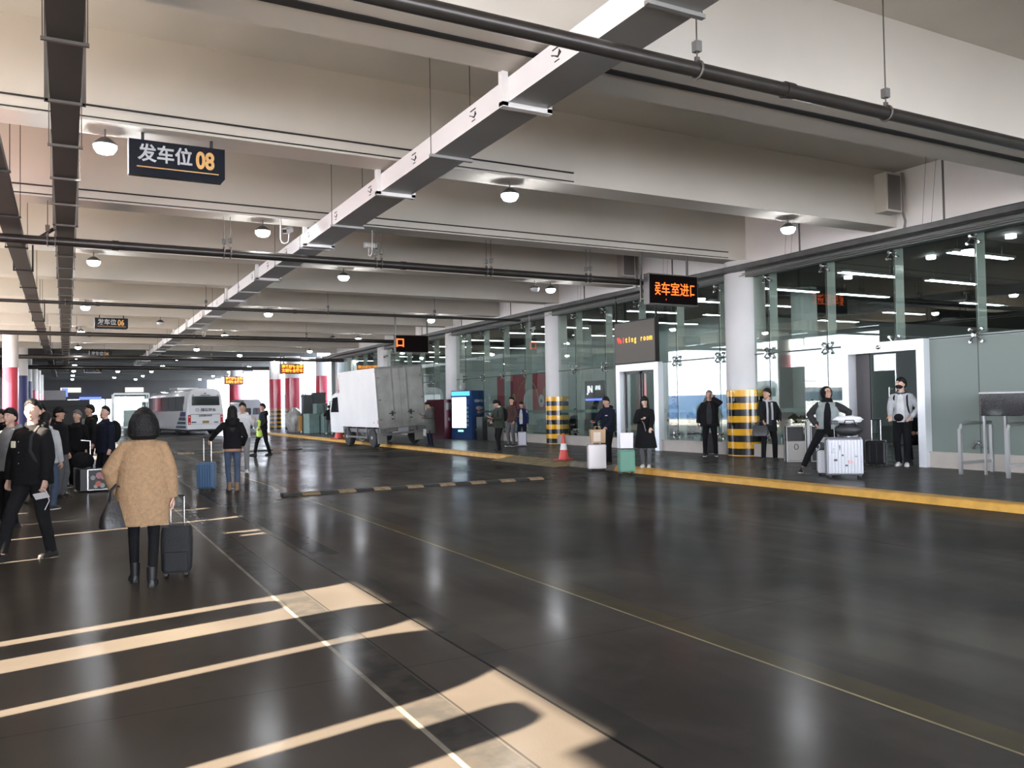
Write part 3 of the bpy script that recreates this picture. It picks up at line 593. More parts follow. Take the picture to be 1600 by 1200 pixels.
# ------------------------------------------------------------ vehicles
PZ = .12
van_w = mat('truck_white', (.74, .73, .70), .4, var=.05, vscale=.8); steel_dirty = mat('truck_door_zinc', (.30, .29, .27), .38, .6, var=.22, vscale=1.6, bump=.06, bscale=5)
rub = mat('tyre_rubber', (.03, .03, .03), .85); hub_m = mat('wheel_hub', (.45, .43, .40), .5, .4); chas = mat('chassis_grey', (.16, .155, .15), .6, .3, var=.2); dusty = mat('dusty_mudflap', (.23, .22, .20), .8)
blk = mat('black_plastic', (.015, .015, .016), .45); glass_dk = mat('dark_vehicle_glass', (.012, .014, .016), .06, spec=.8, coat=1); red_l = mat('tail_light_red', (.5, .02, .02), .3)
def wheel(par, x, y, r, w, side):
    t = MB().lathe([(r * .55, -w / 2), (r * .92, -w / 2), (r, -w * .32), (r, w * .32), (r * .92, w / 2), (r * .55, w / 2)], seg=28)
    rr = Matrix.Rotation(pi / 2, 3, 'Y'); t.v = [tuple(rr @ Vector(v) + Vector((x, y, r))) for v in t.v]
    o = t.build('wheel', rub, par, smooth=True)
    h = MB().lathe([(r * .56, 0), (r * .5, .02), (r * .42, -.03), (r * .2, -.02), (r * .15, .05), (.01, .05)], seg=20)
    rr = Matrix.Rotation(pi / 2 * side, 3, 'Y'); h.v = [tuple(rr @ Vector(v) + Vector((x + side * w * .42, y, r))) for v in h.v]
    h.build('wheel_hub', hub_m, o, smooth=True); return o
tr = empty('box_truck', (11.30, 32.35, .0), 0, 'white box truck with closed grey rear doors, tilted with two wheels on the kerb', 'truck', rot=(0, radians(-4.0), radians(2.5)))
MB().bb(0, 2.1, .03, 4.5, .86, 3.3).build('cargo_box', van_w, tr, bevel=.015)
fr = MB()
for x in (0, .70, 1.35, 2.06): fr.bb(x, x + .05, -.03, .03, .84, 3.32)
fr.bb(0, 2.1, -.04, .03, 3.25, 3.33).bb(0, 2.1, -.05, .03, .80, .88)
dr = MB().bb(.03, 1.03, -.005, .03, .88, 3.26).bb(1.05, 2.07, -.005, .03, .88, 3.26).build('rear_door', steel_dirty, tr)
fr.build('door_frame', mat('frame_zinc', (.24, .23, .215), .5, .5, var=.2), tr)
hn = MB()
for z in (1.15, 1.95, 2.85):
    for x in (.02, 1.98): hn.bb(x, x + .16 if x < 1 else x + .1, -.03, 0, z, z + .05)
hn.build('hinge', chas, tr)
for x in (.62, 1.45): MB().bb(x - .14, x + .14, -.06, -.02, 1.38, 1.42).bb(x - .03, x + .03, -.07, 0, 1.30, 1.50).bb(x - .04, x + .05, -.05, 0, 1.14, 1.18).build('latch_handle', blk, tr)
MB().bb(-.006, .0, .05, .10, 1.0, 1.16).bb(-.006, .0, .04, .08, 3.12, 3.17).bb(-.006, .0, 4.3, 4.36, 3.12, 3.17).bb(-.006, 0, .5, .53, 1.02, 1.1).build('marker_light', red_l, tr)
MB().bb(.1, 2.0, .1, 5.9, .62, .78).bb(.15, 1.95, -.02, .06, .50, .60).bb(.3, .38, -.0, .08, .5, .8).bb(1.7, 1.78, 0, .08, .5, .8).bb(-.0, .06, 1.4, 3.9, .38, .46).bb(0, .05, 1.45, 1.51, .4, .84).bb(0, .05, 2.6, 2.66, .4, .84).bb(0, .05, 3.8, 3.86, .4, .84).cyl((.5, 1.6, .6), (.5, 3, .6), .2).build('chassis', chas, tr)
MB().bb(.82, 1.28, -.045, -.02, .60, .78).build('number_plate', mat('plate_grey', (.30, .31, .33), .5), tr)
MB().bb(.03, .42, .28, .32, .18, .82).bb(1.68, 2.07, .28, .32, .18, .82).build('mudflap', dusty, tr)
for y, ra in ((.95, .42), (4.0, .42)):
    wheel(tr, .16, y, ra, .24, -1); wheel(tr, 1.94, y, ra, .24, 1)
cabp = [(4.6, .55), (4.6, 2.35), (5.3, 2.4), (6.0, 2.25), (6.3, 1.5), (6.35, .55)]
MB().prism([(p[0], p[1]) for p in cabp], 'x', .08, 2.02).build('cab', van_w, tr, bevel=.04)
MB().prism([(5.0, 1.5), (5.0, 2.2), (5.7, 2.15), (6.1, 1.5)], 'x', .06, .075).build('cab_window', glass_dk, tr)
MB().tube([(.08, 5.9, 2.0), (-.25, 6.0, 2.05), (-.28, 6.0, 1.9)], .015, 6).bb(-.34, -.22, 5.98, 6.02, 1.5, 1.9).build('wing_mirror', blk, tr)
# coach
def coach(loc, rz, label, full=True):
    r = empty('coach', loc, rz, label, 'coach'); Wd, Ln = 2.55, 10.8
    prof = [(0, .38), (-.02, 1.5), (0, 1.75), (.10, 2.75), (.22, 3.05), (.45, 3.2), (.9, 3.27)]
    prof = prof + [(Wd - x, z) for x, z in prof[::-1]]
    rings = []
    for y, s_, dz in ((0, .93, 0), (.06, .985, 0), (.2, 1, 0), (Ln - .5, 1, 0), (Ln - .1, .97, 0), (Ln, .9, 0)):
        rings.append([(Wd / 2 + (x - Wd / 2) * s_, y + (.12 * max(0, z - 1.6) / 1.7 if y < .1 else (-.25 * max(0, z - 1.2) / 2 if y > Ln - .2 else 0)), .38 + (z - .38) * (.99 if s_ < 1 else 1)) for x, z in prof])
    coach_w = mat('coach_white', (.70, .70, .70), .22, coat=.6)
    MB().loft(rings).build('coach_body', coach_w, r, smooth=30)
    MB().bb(.1, 2.45, .1, Ln - .1, .25, .40).build('underbody', blk, r)
    MB().prism([(.30, 2.06), (.34, 2.70), (2.21, 2.70), (2.25, 2.06)], 'y', -.005, .2).build('rear_window', glass_dk, r, bevel=.02)
    for k in range(5):
        y0 = .9 + k * 1.9
        MB().prism([(y0, 1.68), (y0, 2.72), (y0 + 1.84, 2.72), (y0 + 1.84, 1.68)], 'x', -.012 + .0, .09).build('side_window', glass_dk, r); MB().prism([(y0, 1.68), (y0, 2.72), (y0 + 1.84, 2.72), (y0 + 1.84, 1.68)], 'x', Wd - .09, Wd + .012).build('side_window', glass_dk, r)
    bl = mat('coach_stripe_violet', (.05, .045, .14), .35); tl = mat('coach_stripe_teal', (.05, .09, .12), .35)
    for k, (z0, z1) in enumerate(((1.30, 1.62), (1.0, 1.24), (.74, .94), (.46, .64))):
        e_ = 1.5 + .35 * k; MB().prism([(.25, z0), (.25, z1), (e_, z1), (e_ + .2, z0)], 'x', -.028, .02).build('side_stripe', bl if k < 1 else tl, r)
    MB().bb(.25, 2.3, -.012, .02, 1.42, 1.445).bb(.24, .252, -.012, .02, .75, 1.43).bb(2.298, 2.31, -.012, .02, .75, 1.43).bb(.24, 2.31, -.012, .02, .74, .752).build('engine_cover_seam', blk, r)
    for x in (.06, 2.30): MB().bb(x, x + .19, -.03, .06, .72, 1.40).build('tail_lamp', red_l, r, bevel=.02)
    for x in (.13, 2.37): MB().cyl((x + .02, -.036, .82), (x + .02, -.03, .82), .05).cyl((x + .02, -.036, 1.25), (x + .02, -.03, 1.25), .05).build('lamp_reflector', mat('lamp_clear', (.7, .6, .6), .2), r)
    MB().bb(.3, .62, -.015, 0, .84, .92).bb(1.85, 2.15, -.015, 0, .84, .90).build('grille', blk, r)
    MB().bb(1.05, 1.5, -.02, 0, .80, .98).build('number_plate', mat('plate_yellow', (.30, .20, .04), .5), r)
    MB().bb(.95, 1.6, .02, .1, 2.76, 2.80).bb(1.2, 1.32, .02, .12, 2.88, 2.94).bb(.4, .46, .0, .1, 2.74, 2.8).bb(2.1, 2.16, 0, .1, 2.74, 2.8).build('brake_light', blk, r)
    MB().bb(.5, 2.05, 4.2, 6.2, 3.24, 3.42).build('roof_unit', coach_w, r, bevel=.05)
    if full:
        tb = mat('coach_lettering', (.06, .06, .07), .5)
        text('rear_lettering', '潍坊快客', tb, r, (.92, -.016, 1.74), RX, .27, off=.004, sx=1.0)
        text('fleet_number', 'VA0K449', tb, r, (.78, -.016, 1.33), RX, .19, off=.003, sx=1.25)
        MB().lathe([(.11, 0), (.11, .004), (.085, .004), (.085, 0)], seg=20, cap=False).build('round_emblem', tb, r).matrix_local = Matrix.Translation((.68, -.012, 1.75)) @ Matrix.Rotation(pi / 2, 4, 'X')
    for y in (2.6, 8.2):
        wheel(r, .14, y, .48, .28, -1); wheel(r, Wd - .14, y, .48, .28, 1)
    return r
C0 = coach((7.42, 61.5, 0), radians(9), 'white coach seen from behind with dark rear window and violet side stripes')
# grey van
v = empty('parked_van', (13.0, 72.5, 0), radians(2), 'grey parked van with two dark rear windows, right of the coach', 'van')
vg = mat('van_grey', (.16, .16, .155), .35, coat=.4)
vp = [(0, .3), (0, 1.4), (.12, 2.35), (.35, 2.6), (1.5, 2.6), (1.73, 2.35), (1.85, 1.4), (1.85, .3)]
MB().prism(vp, 'y', 0, 4.8).build('van_body', vg, v, bevel=.04)
for x in (.2, 1.0): MB().prism([(x, 1.3), (x + .04, 1.85), (x + .64, 1.85), (x + .66, 1.3)], 'y', -.012, .02).build('rear_window', glass_dk, v)
MB().bb(.05, 1.8, -.06, .05, .35, .55).build('bumper', blk, v)
for y in (1, 3.8): wheel(v, .12, y, .33, .2, -1); wheel(v, 1.73, y, .33, .2, 1)
# ------------------------------------------------------------ luggage and bags
def suitcase(loc, rz, w, d, h, col, label, handle=.0, ribs=0, rough=.3, metal=0, split=True, wheelc=None, tilt=0, soft=False):
    r = empty('suitcase', loc, rz, label, 'suitcase', rot=(tilt, 0, rz)); m = mat('case_' + '_'.join(f'{c:.2f}' for c in col) + f'{rough}', col, rough, metal, bump=.3 if soft else 0, bscale=60)
    if soft:
        rg = []
        for z, s_ in ((.05, .86), (.08, .97), (.2, 1), (h * .75, 1), (h * .92, .98), (h, .90)):
            rg.append([(w / 2 * s_ * (abs(cos(a)) ** .35) * (1 if cos(a) > 0 else -1), d / 2 * s_ * (abs(sin(a)) ** .35) * (1 if sin(a) > 0 else -1), z) for a in [2 * pi * k / 24 for k in range(24)]])
        MB().loft(rg).build('case_shell', m, r, smooth=50)
        MB().bb(-w * .38, w * .38, -d / 2 - .03, -d / 2 + .01, h * .12, h * .52).build('front_pocket', m, r, bevel=.02)
    else:
        MB().bb(-w / 2, w / 2, -d / 2, d / 2, .055, h).build('case_shell', m, r, bevel=min(.045, d * .18))
        if ribs:
            rb = MB()
            for k in range(ribs):
                x = -w / 2 + w * (k + .5) / ribs
                rb.bb(x - w / ribs * .2, x + w / ribs * .2, -d / 2 - .006, d / 2 + .006, .09, h - .04)
            for k in range(max(2, int(ribs * d / w))):
                y = -d / 2 + d * (k + .5) / max(2, int(ribs * d / w))
                rb.bb(-w / 2 - .006, w / 2 + .006, y - .015, y + .015, .09, h - .04)
            rb.build('rib', m, r, bevel=.004)
        if split: MB().bb(-w / 2 - .008, w / 2 + .008, -.008, .008, .05, h + .004).build('zip_seam', mat('zip_grey', (.18, .18, .19), .5), r)
    for x in (-1, 1):
        for y in (-1, 1):
            MB().cyl((x * (w / 2 - .05) - .015, y * (d / 2 - .045), .026), (x * (w / 2 - .05) + .015, y * (d / 2 - .045), .026), .026, seg=14).bb(x * (w / 2 - .05) - .02, x * (w / 2 - .05) + .02, y * (d / 2 - .045) - .015, y * (d / 2 - .045) + .015, .035, .065).build('wheel', wheelc or blk, r)
    MB().tube([(-.07, 0, h - .01), (-.07, 0, h + .02), (.07, 0, h + .02), (.07, 0, h - .01)], .010, 6).build('top_handle', blk, r)
    if handle:
        MB().cyl((-w * .22, d * .3, h - .05), (-w * .22, d * .3, h + handle), .009, seg=8).cyl((w * .22, d * .3, h - .05), (w * .22, d * .3, h + handle), .009, seg=8).build('pull_tube', chrome, r)
        MB().cyl((-w * .25, d * .3, h + handle), (w * .25, d * .3, h + handle), .014, seg=8).build('handle_grip', blk, r)
    return r
suitcase((.98, 8.98, 0), radians(-12), .29, .22, .50, (.012, .012, .013), 'black soft suitcase wheeled behind the woman in the camel coat', handle=.30, soft=True, rough=.8)
suitcase((2.56, 18.1, 0), radians(-20), .34, .25, .60, (.045, .10, .19), 'ribbed blue suitcase pulled by the long haired woman in jeans', handle=.50, ribs=7, rough=.35)
suitcase((11.66, 17.25, 0), radians(-22), .46, .24, .66, (.80, .74, .71), 'pale pink white suitcase under a brown paper bag at the kerb', rough=.25)
suitcase((11.62, 15.95, 0), radians(-24), .38, .25, .58, (.11, .26, .18), 'glossy mint green suitcase under a white shopping bag at the kerb', rough=.12, ribs=4)
suitcase((15.0, 27.1, PZ), radians(-24), .30, .22, .56, (.50, .49, .54), 'small lilac grey suitcase beside the man in the brown jacket', rough=.4)
sv = suitcase((13.60, 11.4, PZ), radians(-40), .66, .34, .80, (.24, .24, .25), 'big ribbed silver suitcase with stickers behind the hooded man', ribs=11, rough=.32, metal=.6, handle=.28)
for i, (x, z, w_, h_, c_) in enumerate(((-.18, .34, .06, .04, blk), (-.05, .44, .04, .03, blk), (.1, .3, .10, .05, mat('sticker_pink', (.6, .35, .35), .6)), (.2, .42, .05, .03, mat('sticker_grey', (.2, .22, .24), .6)), (-.22, .5, .05, .08, mat('sticker_pale', (.45, .5, .5), .6)), (.02, .24, .05, .03, blk), (-.1, .56, .03, .09, mat('sticker_grey', (.2, .22, .24), .6)))):
    MB().bb(x - w_ / 2, x + w_ / 2, -.182, -.176, z, z + h_).build('sticker', c_, sv)
suitcase((13.74, 11.95, PZ), radians(-40), .34, .22, .52, (.72, .72, .73), 'small white suitcase tucked behind the big silver one', rough=.3, ribs=4)
suitcase((16.48, 12.9, PZ), radians(-60), .44, .26, .60, (.015, .015, .016), 'glossy black suitcase held by the masked man', rough=.06, handle=.48, ribs=3)
suitcase((16.10, 13.30, PZ), radians(-60), .36, .24, .58, (.60, .61, .62), 'white shiny suitcase beside the masked mans black one', rough=.1)
suitcase((16.72, 18.75, PZ), radians(-30), .34, .22, .62, (.014, .014, .015), 'black suitcase standing behind the man on the phone', rough=.5, soft=True)
# flight case at left
fc = empty('flight_case', (.55, 19.6, 0), radians(12), 'black case with silver edges and floral stickers beside the backpacked man', 'case')
MB().bb(-.34, -.20, -.2, .2, .04, .48).bb(-.20, .20, -.2, .2, .04, .48).build('case_box', blk, fc)
e_ = MB()
for a in (-.2, .2):
    for z in (.05, .47): e_.bb(-.2, .2, -.212, -.19, z - .012, z + .012)
    e_.bb(a - .012, a + .012, -.212, -.19, .05, .47)
e_.build('metal_edge', chrome, fc)
for x, z, s_, c_ in ((.02, .34, .07, (.45, .22, .22)), (.1, .3, .05, (.5, .3, .3)), (.0, .17, .06, (.55, .16, .12)), (-.1, .3, .05, (.3, .3, .3)), (.08, .13, .05, (.35, .33, .3)), (-.05, .12, .04, (.4, .4, .38))):
    MB().cyl((x, -.208, z), (x, -.2, z), s_, seg=9).build('flower_sticker', mat(f'petal_{c_[0]}_{c_[1]}', c_, .7), fc)
# bags
def softbag(name, loc, rz, w, d, h, m, label, cat, handles=.18, taper=.7, hm=None):
    r = empty(name, loc, rz, label, cat); rg = []
    for k in range(7):
        t = k / 6; s_ = 1 - (1 - taper) * t ** 1.3; bul = 1 + .12 * sin(pi * t)
        rg.append([(w / 2 * s_ * bul * (abs(cos(a)) ** .6) * (1 if cos(a) > 0 else -1), d / 2 * (1 - .75 * t) * bul * (abs(sin(a)) ** .6) * (1 if sin(a) > 0 else -1), h * t) for a in [2 * pi * j / 20 for j in range(20)]])
    MB().loft(rg).build('bag_body', m, r, smooth=60)
    if handles:
        for y in (-.02, .02): MB().tube([(-w * .22, y, h * .95), (-w * .16, y, h + handles * .7), (0, y, h + handles), (w * .16, y, h + handles * .7), (w * .22, y, h * .95)], .009, 6).build('bag_handle', hm or m, r, smooth=True)
    return r
leather = mat('black_leather', (.018, .016, .015), .4, bump=.2, bscale=30)
softbag('handbag', (.42, 8.68, .57), radians(20), .30, .16, .24, leather, 'black slouchy handbag hanging from the left arm of the woman in the camel coat', 'handbag', .16, .55)
softbag('briefcase', (15.72, 15.75, .78), radians(-30), .40, .14, .26, leather, 'black bag carried by the man looking left beside the thickest pillar', 'bag', .12, .85)
def paperbag(loc, rz, w, d, h, m, hm, label):
    r = empty('paper_bag', loc, rz, label, 'paper bag')
    MB().loft([[(-w / 2, -d / 2, 0), (w / 2, -d / 2, 0), (w / 2, d / 2, 0), (-w / 2, d / 2, 0)], [(-w / 2 - .01, -d / 2, h), (w / 2 + .01, -d / 2, h), (w / 2 + .01, d / 2, h), (-w / 2 - .01, d / 2, h)]]).build('bag_body', m, r)
    for y in (-d / 2, d / 2): MB().tube([(-.07, y, h - .02), (-.06, y * .5, h + .08), (.06, y * .5, h + .08), (.07, y, h - .02)], .006, 6).build('bag_handle', hm, r)
    return r
kraft = mat('kraft_paper', (.50, .34, .20), .8); wp = mat('white_paper', (.80, .76, .78), .7)
pb = paperbag((11.70, 17.25, .695), radians(-22), .36, .18, .33, kraft, kraft, 'brown paper carrier bag standing on the pale suitcase'); MB().bb(-.12, .06, -.094, -.088, .04, .27).build('pale_print', mat('print_pale', (.72, .62, .5), .7), pb)
paperbag((11.64, 15.97, .615), radians(-24), .30, .14, .36, wp, mat('grey_cord', (.3, .3, .3), .6), 'white paper shopping bag standing on the mint green suitcase')
db = empty('duffel_bag', (13.70, 11.35, .94), radians(-40), 'black duffel bag lying on top of the big silver suitcase', 'bag')
MB().ell((0, 0, .13), (.27, .14, .13), seg=20, rg=12).build('bag_body', mat('nylon_black', (.02, .02, .022), .5, bump=.5, bscale=12), db, smooth=True)
MB().tube([(-.12, -.1, .2), (-.08, -.14, .32), (.08, -.14, .32), (.12, -.1, .2)], .01, 6).build('bag_handle', blk, db)
wb = empty('white_tote', (13.68, 11.35, 1.205), radians(-40), 'crumpled white bag lying on the black duffel bag', 'bag')
MB().ell((0, 0, .065), (.29, .13, .08), seg=20, rg=10, fn=lambda d, q: q * (1 + .22 * noise.noise(d * 2.3 + Vector((3, 1, 7))))).build('bag_body', mat('white_nylon', (.78, .79, .80), .6, bump=.8, bscale=9), wb, smooth=True)
MB().bb(-.33, -.2, -.13, -.02, -.02, .05).build('bag_flap', blk, wb, bevel=.01)
lime = mat('lime_plastic', (.60, .85, .12), .5)
bt = empty('lime_bottle_bag', (6.22, 31.0, .66), 0, 'long lime yellow bag hanging at the side of the walking man in black', 'bag')
MB().lathe([(.04, 0), (.10, .03), (.115, .1), (.10, .5), (.115, .58), (.05, .64)], seg=16).build('bag_body', lime, bt, smooth=True)
MB().tube([(.04, 0, .62), (.10, 0, .85), (.15, .0, 1.0)], .01, 6).build('bag_strap', blk, bt)
# cones
def cone(loc, h, label):
    r = empty('traffic_cone', loc, .4, label, 'traffic cone'); k = h / .75
    MB().box((0, 0, .02 * k), (.40 * k, .40 * k, .04 * k)).build('cone_base', mat('cone_base_red', (.42, .06, .05), .6), r, bevel=.008)
    MB().lathe([(.15 * k, .04 * k), (.09 * k, .32 * k), (.065 * k, .50 * k), (.03 * k, .75 * k), (.02 * k, .76 * k)], seg=24).build('cone_body', mat('cone_red', (.68, .08, .06), .45), r, smooth=True)
    MB().lathe([(.104 * k, .29 * k), (.078 * k, .47 * k)], seg=24, cap=False).build('white_sleeve', mat('cone_white', (.80, .78, .76), .35), r, smooth=True)
cone((12.25, 19.75, PZ), .74, 'orange red traffic cone with white sleeve on the kerb by the ramp')
cone((12.3, 41.6, PZ), 1.15, 'distant tall red traffic cone with white top left of the truck')
# speed bumps
def bump(x0, x1, y, label, seg=.36):
    r = empty('speed_bump', (x0, y, 0), 0, label, 'speed bump'); n = int((x1 - x0) / seg)
    ya = mat('bump_yellow', (.22, .155, .085), .7, var=.4, vscale=9); bk = mat('bump_black', (.022, .022, .022), .7)
    for k in range(n):
        c = MB().prism([(-.17, 0), (-.12, .035), (-.04, .05), (.04, .05), (.12, .035), (.17, 0)], 'x', k * seg, (k + 1) * seg - .012).build('rubber_segment', ya if k % 2 else bk, r)
        if k % 2: MB().cyl((k * seg + .17, 0, .045), (k * seg + .17, 0, .054), .025, seg=10).build('bolt', blk, c)
bump(3.65, 9.5, 16.15, 'black and worn yellow speed bump across the near lane')
bump(3.2, 9.2, 34.4, 'faded speed bump farther away near the walking man', .6)
# steel queue barrier and bench tank
def barrier(y, x0, x1, label):
    r = empty('steel_barrier', (x0, y, PZ), 0, label, 'steel barrier'); L_ = x1 - x0
    MB().bb(-.03, .03, -.03, .03, 0, .92).build('post', chrome_b, r); MB().bb(L_ - .03, L_ + .03, -.03, .03, 0, .98).build('post', chrome_b, r)
    MB().tube([(0, 0, .90), (.05, 0, 1.0), (.15, 0, 1.03), (L_, 0, 1.03)], .034, 4, flat=1, up=(0, 1, 0)).build('top_rail', chrome_b, r); MB().bb(0, L_, -.02, .02, .20, .26).build('lower_rail', chrome_b, r)
barrier(10.5, 15.95, 17.0, 'polished steel queue barrier nearer the doorway'); barrier(9.45, 15.8, 17.0, 'polished steel queue barrier at the right edge of the view')
tk = empty('steel_trough', (16.55, 9.7, 1.30), 0, 'polished steel trough box on posts at the right edge before the frosted glass', 'trough')
MB().prism([(-.48, 0), (-.48, .42), (-.5, .45), (.45, .45), (.45, 0)], 'x', -.45, .42).build('trough_box', mat('mirror_steel', (.42, .42, .42), .12, 1, bump=.12, bscale=3), tk, bevel=.01)
MB().bb(-.47, .44, -.51, .46, .44, .47).build('trim_edge', chrome_b, tk)
for y in (-.42, .42):
    for x in (-.4, .3): MB().bb(x, x + .05, y - .02, y + .02, -1.18, 0).build('leg', chrome_b, tk)
# litter bins
seatm2 = mat('ash_post_steel', (.25, .25, .24), .45, .4)
lb = empty('litter_bin', (16.62, 15.05, PZ), radians(-35), 'twin steel framed litter bin with ashtray post behind the hooded man', 'litter bin')
for x, m_ in ((-.30, mat('bin_brown', (.13, .12, .105), .35, .5)), (.30, mat('bin_black', (.03, .03, .03), .5))):
    b_ = MB().bb(x - .22, x + .22, -.16, .16, .03, .52).build('bin_drum', m_, lb)
    f_ = MB()
    for a in (-.23, .23): f_.bb(x + a - .012, x + a + .012, -.17, -.145, 0, .90); f_.bb(x + a - .012, x + a + .012, .145, .17, 0, .90)
    f_.bb(x - .24, x + .24, -.17, .17, .885, .905).bb(x - .24, x + .24, -.17, -.15, 0, .02); f_.build('bin_frame', seatm2, lb)
    MB().bb(x - .2, x + .2, -.05, .16, .52, .885).build('bin_back', dark_m, lb)
MB().bb(-.04, .04, -.19, .0, .12, 1.02).build('ash_post', seatm2, lb)
MB().prism([(.12, .60), (.5, .62), (.48, .44), (.3, .50), (.14, .46)], 'y', -.18, -.17).build('bin_liner', mat('plastic_white', (.3, .3, .3), .5), lb)
wm = mat('sign_white', (.7, .7, .7), .6)
MB().tube([(.22 + .05 * cos(a), -.165, .38 + .07 * sin(a)) for a in [i * pi / 5 for i in range(11)]], .012, 6).bb(.18, .26, -.168, -.16, .27, .30).build('recycling_mark', wm, lb)
MB().tube([(-.30 + .05 * cos(a), -.165, .38 + .07 * sin(a)) for a in [i * pi / 5 for i in range(11)]], .010, 6).build('recycling_mark', blk, lb)
# vending machine
vm = empty('drinks_machine', (16.45, 35.6, PZ), radians(-90 + 27), 'tall blue drinks machine with glowing front and printed glass of cola', 'vending machine')
vb = mat('vending_blue', (.012, .05, .17), .35); lit = emis('vending_light', (.75, .93, 1), 3.2)
MB().bb(-.62, .62, 0, .95, 0, 2.3).build('machine_body', vb, vm, bevel=.015)
MB().bb(-.55, .28, -.012, 0, .55, 1.98).build('lit_window', lit, vm)
MB().bb(-.58, .5, -.012, 0, 2.06, 2.26).build('lit_header', emis('vending_header', (.05, .25, 1), 2.0), vm)
sh = MB()
for z in (.80, 1.08, 1.36, 1.64): sh.bb(-.5, .28, -.016, -.012, z, z + .015)
sh.build('shelf_line', mat('shelf_grey', (.3, .35, .4), .4), vm)
for k in range(5): MB().bb(.30, .42, -.016, 0, .62 + k * .2, .74 + k * .2).build('keypad_button', mat('button_blue', (.2, .4, .55), .4), vm)
MB().bb(.30, .46, -.018, 0, 1.62, 1.9).build('display', mat('disp_blue', (.05, .1, .4), .3), vm)
MB().bb(-.2, .1, -.02, 0, .36, .44).build('green_light', emis('green_lamp', (.2, 1, .5), 2), vm)
# printed side, on the side facing the camera (local +x)
RS = (radians(90), 0, radians(90))
MB().bb(.62, .66, .05, .93, .02, 2.05).build('side_board', vb, vm)
text('side_lettering', '国投新零售', mat('letter_white', (.6, .62, .66), .5), vm, (.664, .16, 1.80), RS, .145, off=.002, sx=.9)
MB().prism([(.26, .45), (.30, 1.45), (.70, 1.45), (.74, .45)], 'x', .655, .663).build('cola_glass', mat('cola_brown', (.045, .025, .02), .3, var=.6, vscale=9), vm)
MB().ell((.662, .5, 1.47), (.008, .26, .09)).build('ice_foam', mat('foam_pale', (.42, .40, .38), .7, var=.2, vscale=12), vm, smooth=True)
cc = MB(); cc.cyl((.66, .5, 1.25), (.668, .5, 1.25), .135, seg=32); cc.build('round_logo', mat('logo_white', (.55, .55, .55), .5), vm)
def halfm(sg, off, m_, nm):
    pts = [(.5 + .125 * cos(a), 1.25 + .125 * sin(a)) for a in [pi * k / 16 * sg for k in range(17)]]
    pts = [(y, z + off * 1.0) for y, z in pts]
    wv = [(.5 - .125 + .25 * k / 12, 1.25 + off + .03 * sin(2 * pi * k / 12)) for k in range(1, 12)]
    pts = [(y, min(z, 1.37) if sg > 0 else z) for y, z in pts]
    MB().prism(pts + wv, 'x', .668, .671).build(nm, m_, vm)
halfm(1, .022, mat('logo_red', (.5, .04, .05), .5), 'logo_red_half'); halfm(-1, -.022, mat('logo_blue', (.02, .06, .3), .5), 'logo_blue_half')
MB().ell((.662, .5, .44), (.006, .3, .05)).build('ice_splash', mat('foam_pale', (.42, .40, .38), .7), vm, smooth=True)
mm = empty('maroon_machine', (15.55, 36.6, PZ), radians(-63), 'dark maroon cabinet between the truck and the blue drinks machine', 'cabinet')
MB().bb(-.55, .55, 0, .7, 0, 1.9).build('cabinet_body', mat('maroon', (.07, .008, .018), .5), mm, bevel=.01); MB().bb(.55, .56, .1, .6, 1.4, 1.75).build('cabinet_label', mat('label_grey', (.14, .12, .12), .6), mm); MB().ell((.56, .35, .95), (.01, .09, .09)).build('round_emblem', mat('label_grey2', (.2, .18, .18), .6), mm)
cb_ = empty('dark_locker', (17.05, 34.2, PZ), 0, 'tall dark metal locker right of the blue drinks machine', 'locker')
MB().bb(-.35, .15, -.3, .3, 0, 1.05).build('locker_body', mat('locker_dark', (.06, .06, .06), .4, .3), cb_); MB().cyl((-.05, -.31, .7), (-.05, -.3, .7), .03, seg=10).build('indicator_lamp', wm, cb_)
bx = empty('grey_bin_cabinet', (17.0, 33.0, PZ), 0, 'low grey steel bin cabinet beside the dark locker', 'cabinet')
MB().bb(-.3, .12, -.4, .4, 0, .95).build('cabinet_body', mat('bin_zinc', (.22, .22, .21), .4, .5), bx, bevel=.01); MB().bb(-.31, -.3, -.34, .34, .62, .84).build('bin_slot', dark_m, bx)
# crates
cg = [mat('crate_green', (.24, .34, .31), .6, var=.12), mat('crate_green_dark', (.17, .25, .23), .6, var=.12), mat('crate_dark', (.05, .055, .055), .6)]
def crate(x, y, z, w, d, h, mi, label, rz=0):
    r = MB().bb(-w / 2, w / 2, -d / 2, d / 2, 0, h).build('storage_crate', cg[mi], bevel=.01, label=label, cat='crate', group='stacked crates by the red pillar'); r.location = (x, y, z); r.rotation_euler = (0, 0, rz)
    MB().bb(-w / 2 - .015, w / 2 + .015, -d / 2 - .015, d / 2 + .015, h * .88, h).build('crate_rim', cg[mi], r)
cs = [(14.05, 53.6, 0, .75, .7, 1.25, 0, 'pale green crate at the left of the bottom row', .3), (14.95, 53.2, 0, .65, .7, 1.25, 1, 'darker green crate in the middle of the bottom row', .1), (15.8, 53.2, 0, .75, .7, 1.25, 0, 'green crate at the right of the bottom row', .2), (14.9, 55.2, 0, .7, .7, 1.3, 2, 'dark crate in the rear row at the left', 0), (15.9, 55.2, 0, .7, .7, 1.3, 2, 'dark crate in the rear row at the right', 0),
      (14.6, 53.5, 1.25, .75, .6, .65, 1, 'upper green crate bridging the left pair', .15), (15.7, 53.4, 1.25, .85, .6, .7, 0, 'upper pale green crate behind the man in black', .1), (14.95, 55.2, 1.3, .8, .6, 1.35, 2, 'tall dark box on the rear left crate', 0), (14.2, 55.3, 0, .6, .6, 1.3, 2, 'dark crate low behind the leftmost green one', 0), (14.2, 55.3, 1.3, .6, .6, 1.2, 2, 'tall dark box on top of the low rear crate', 0)]
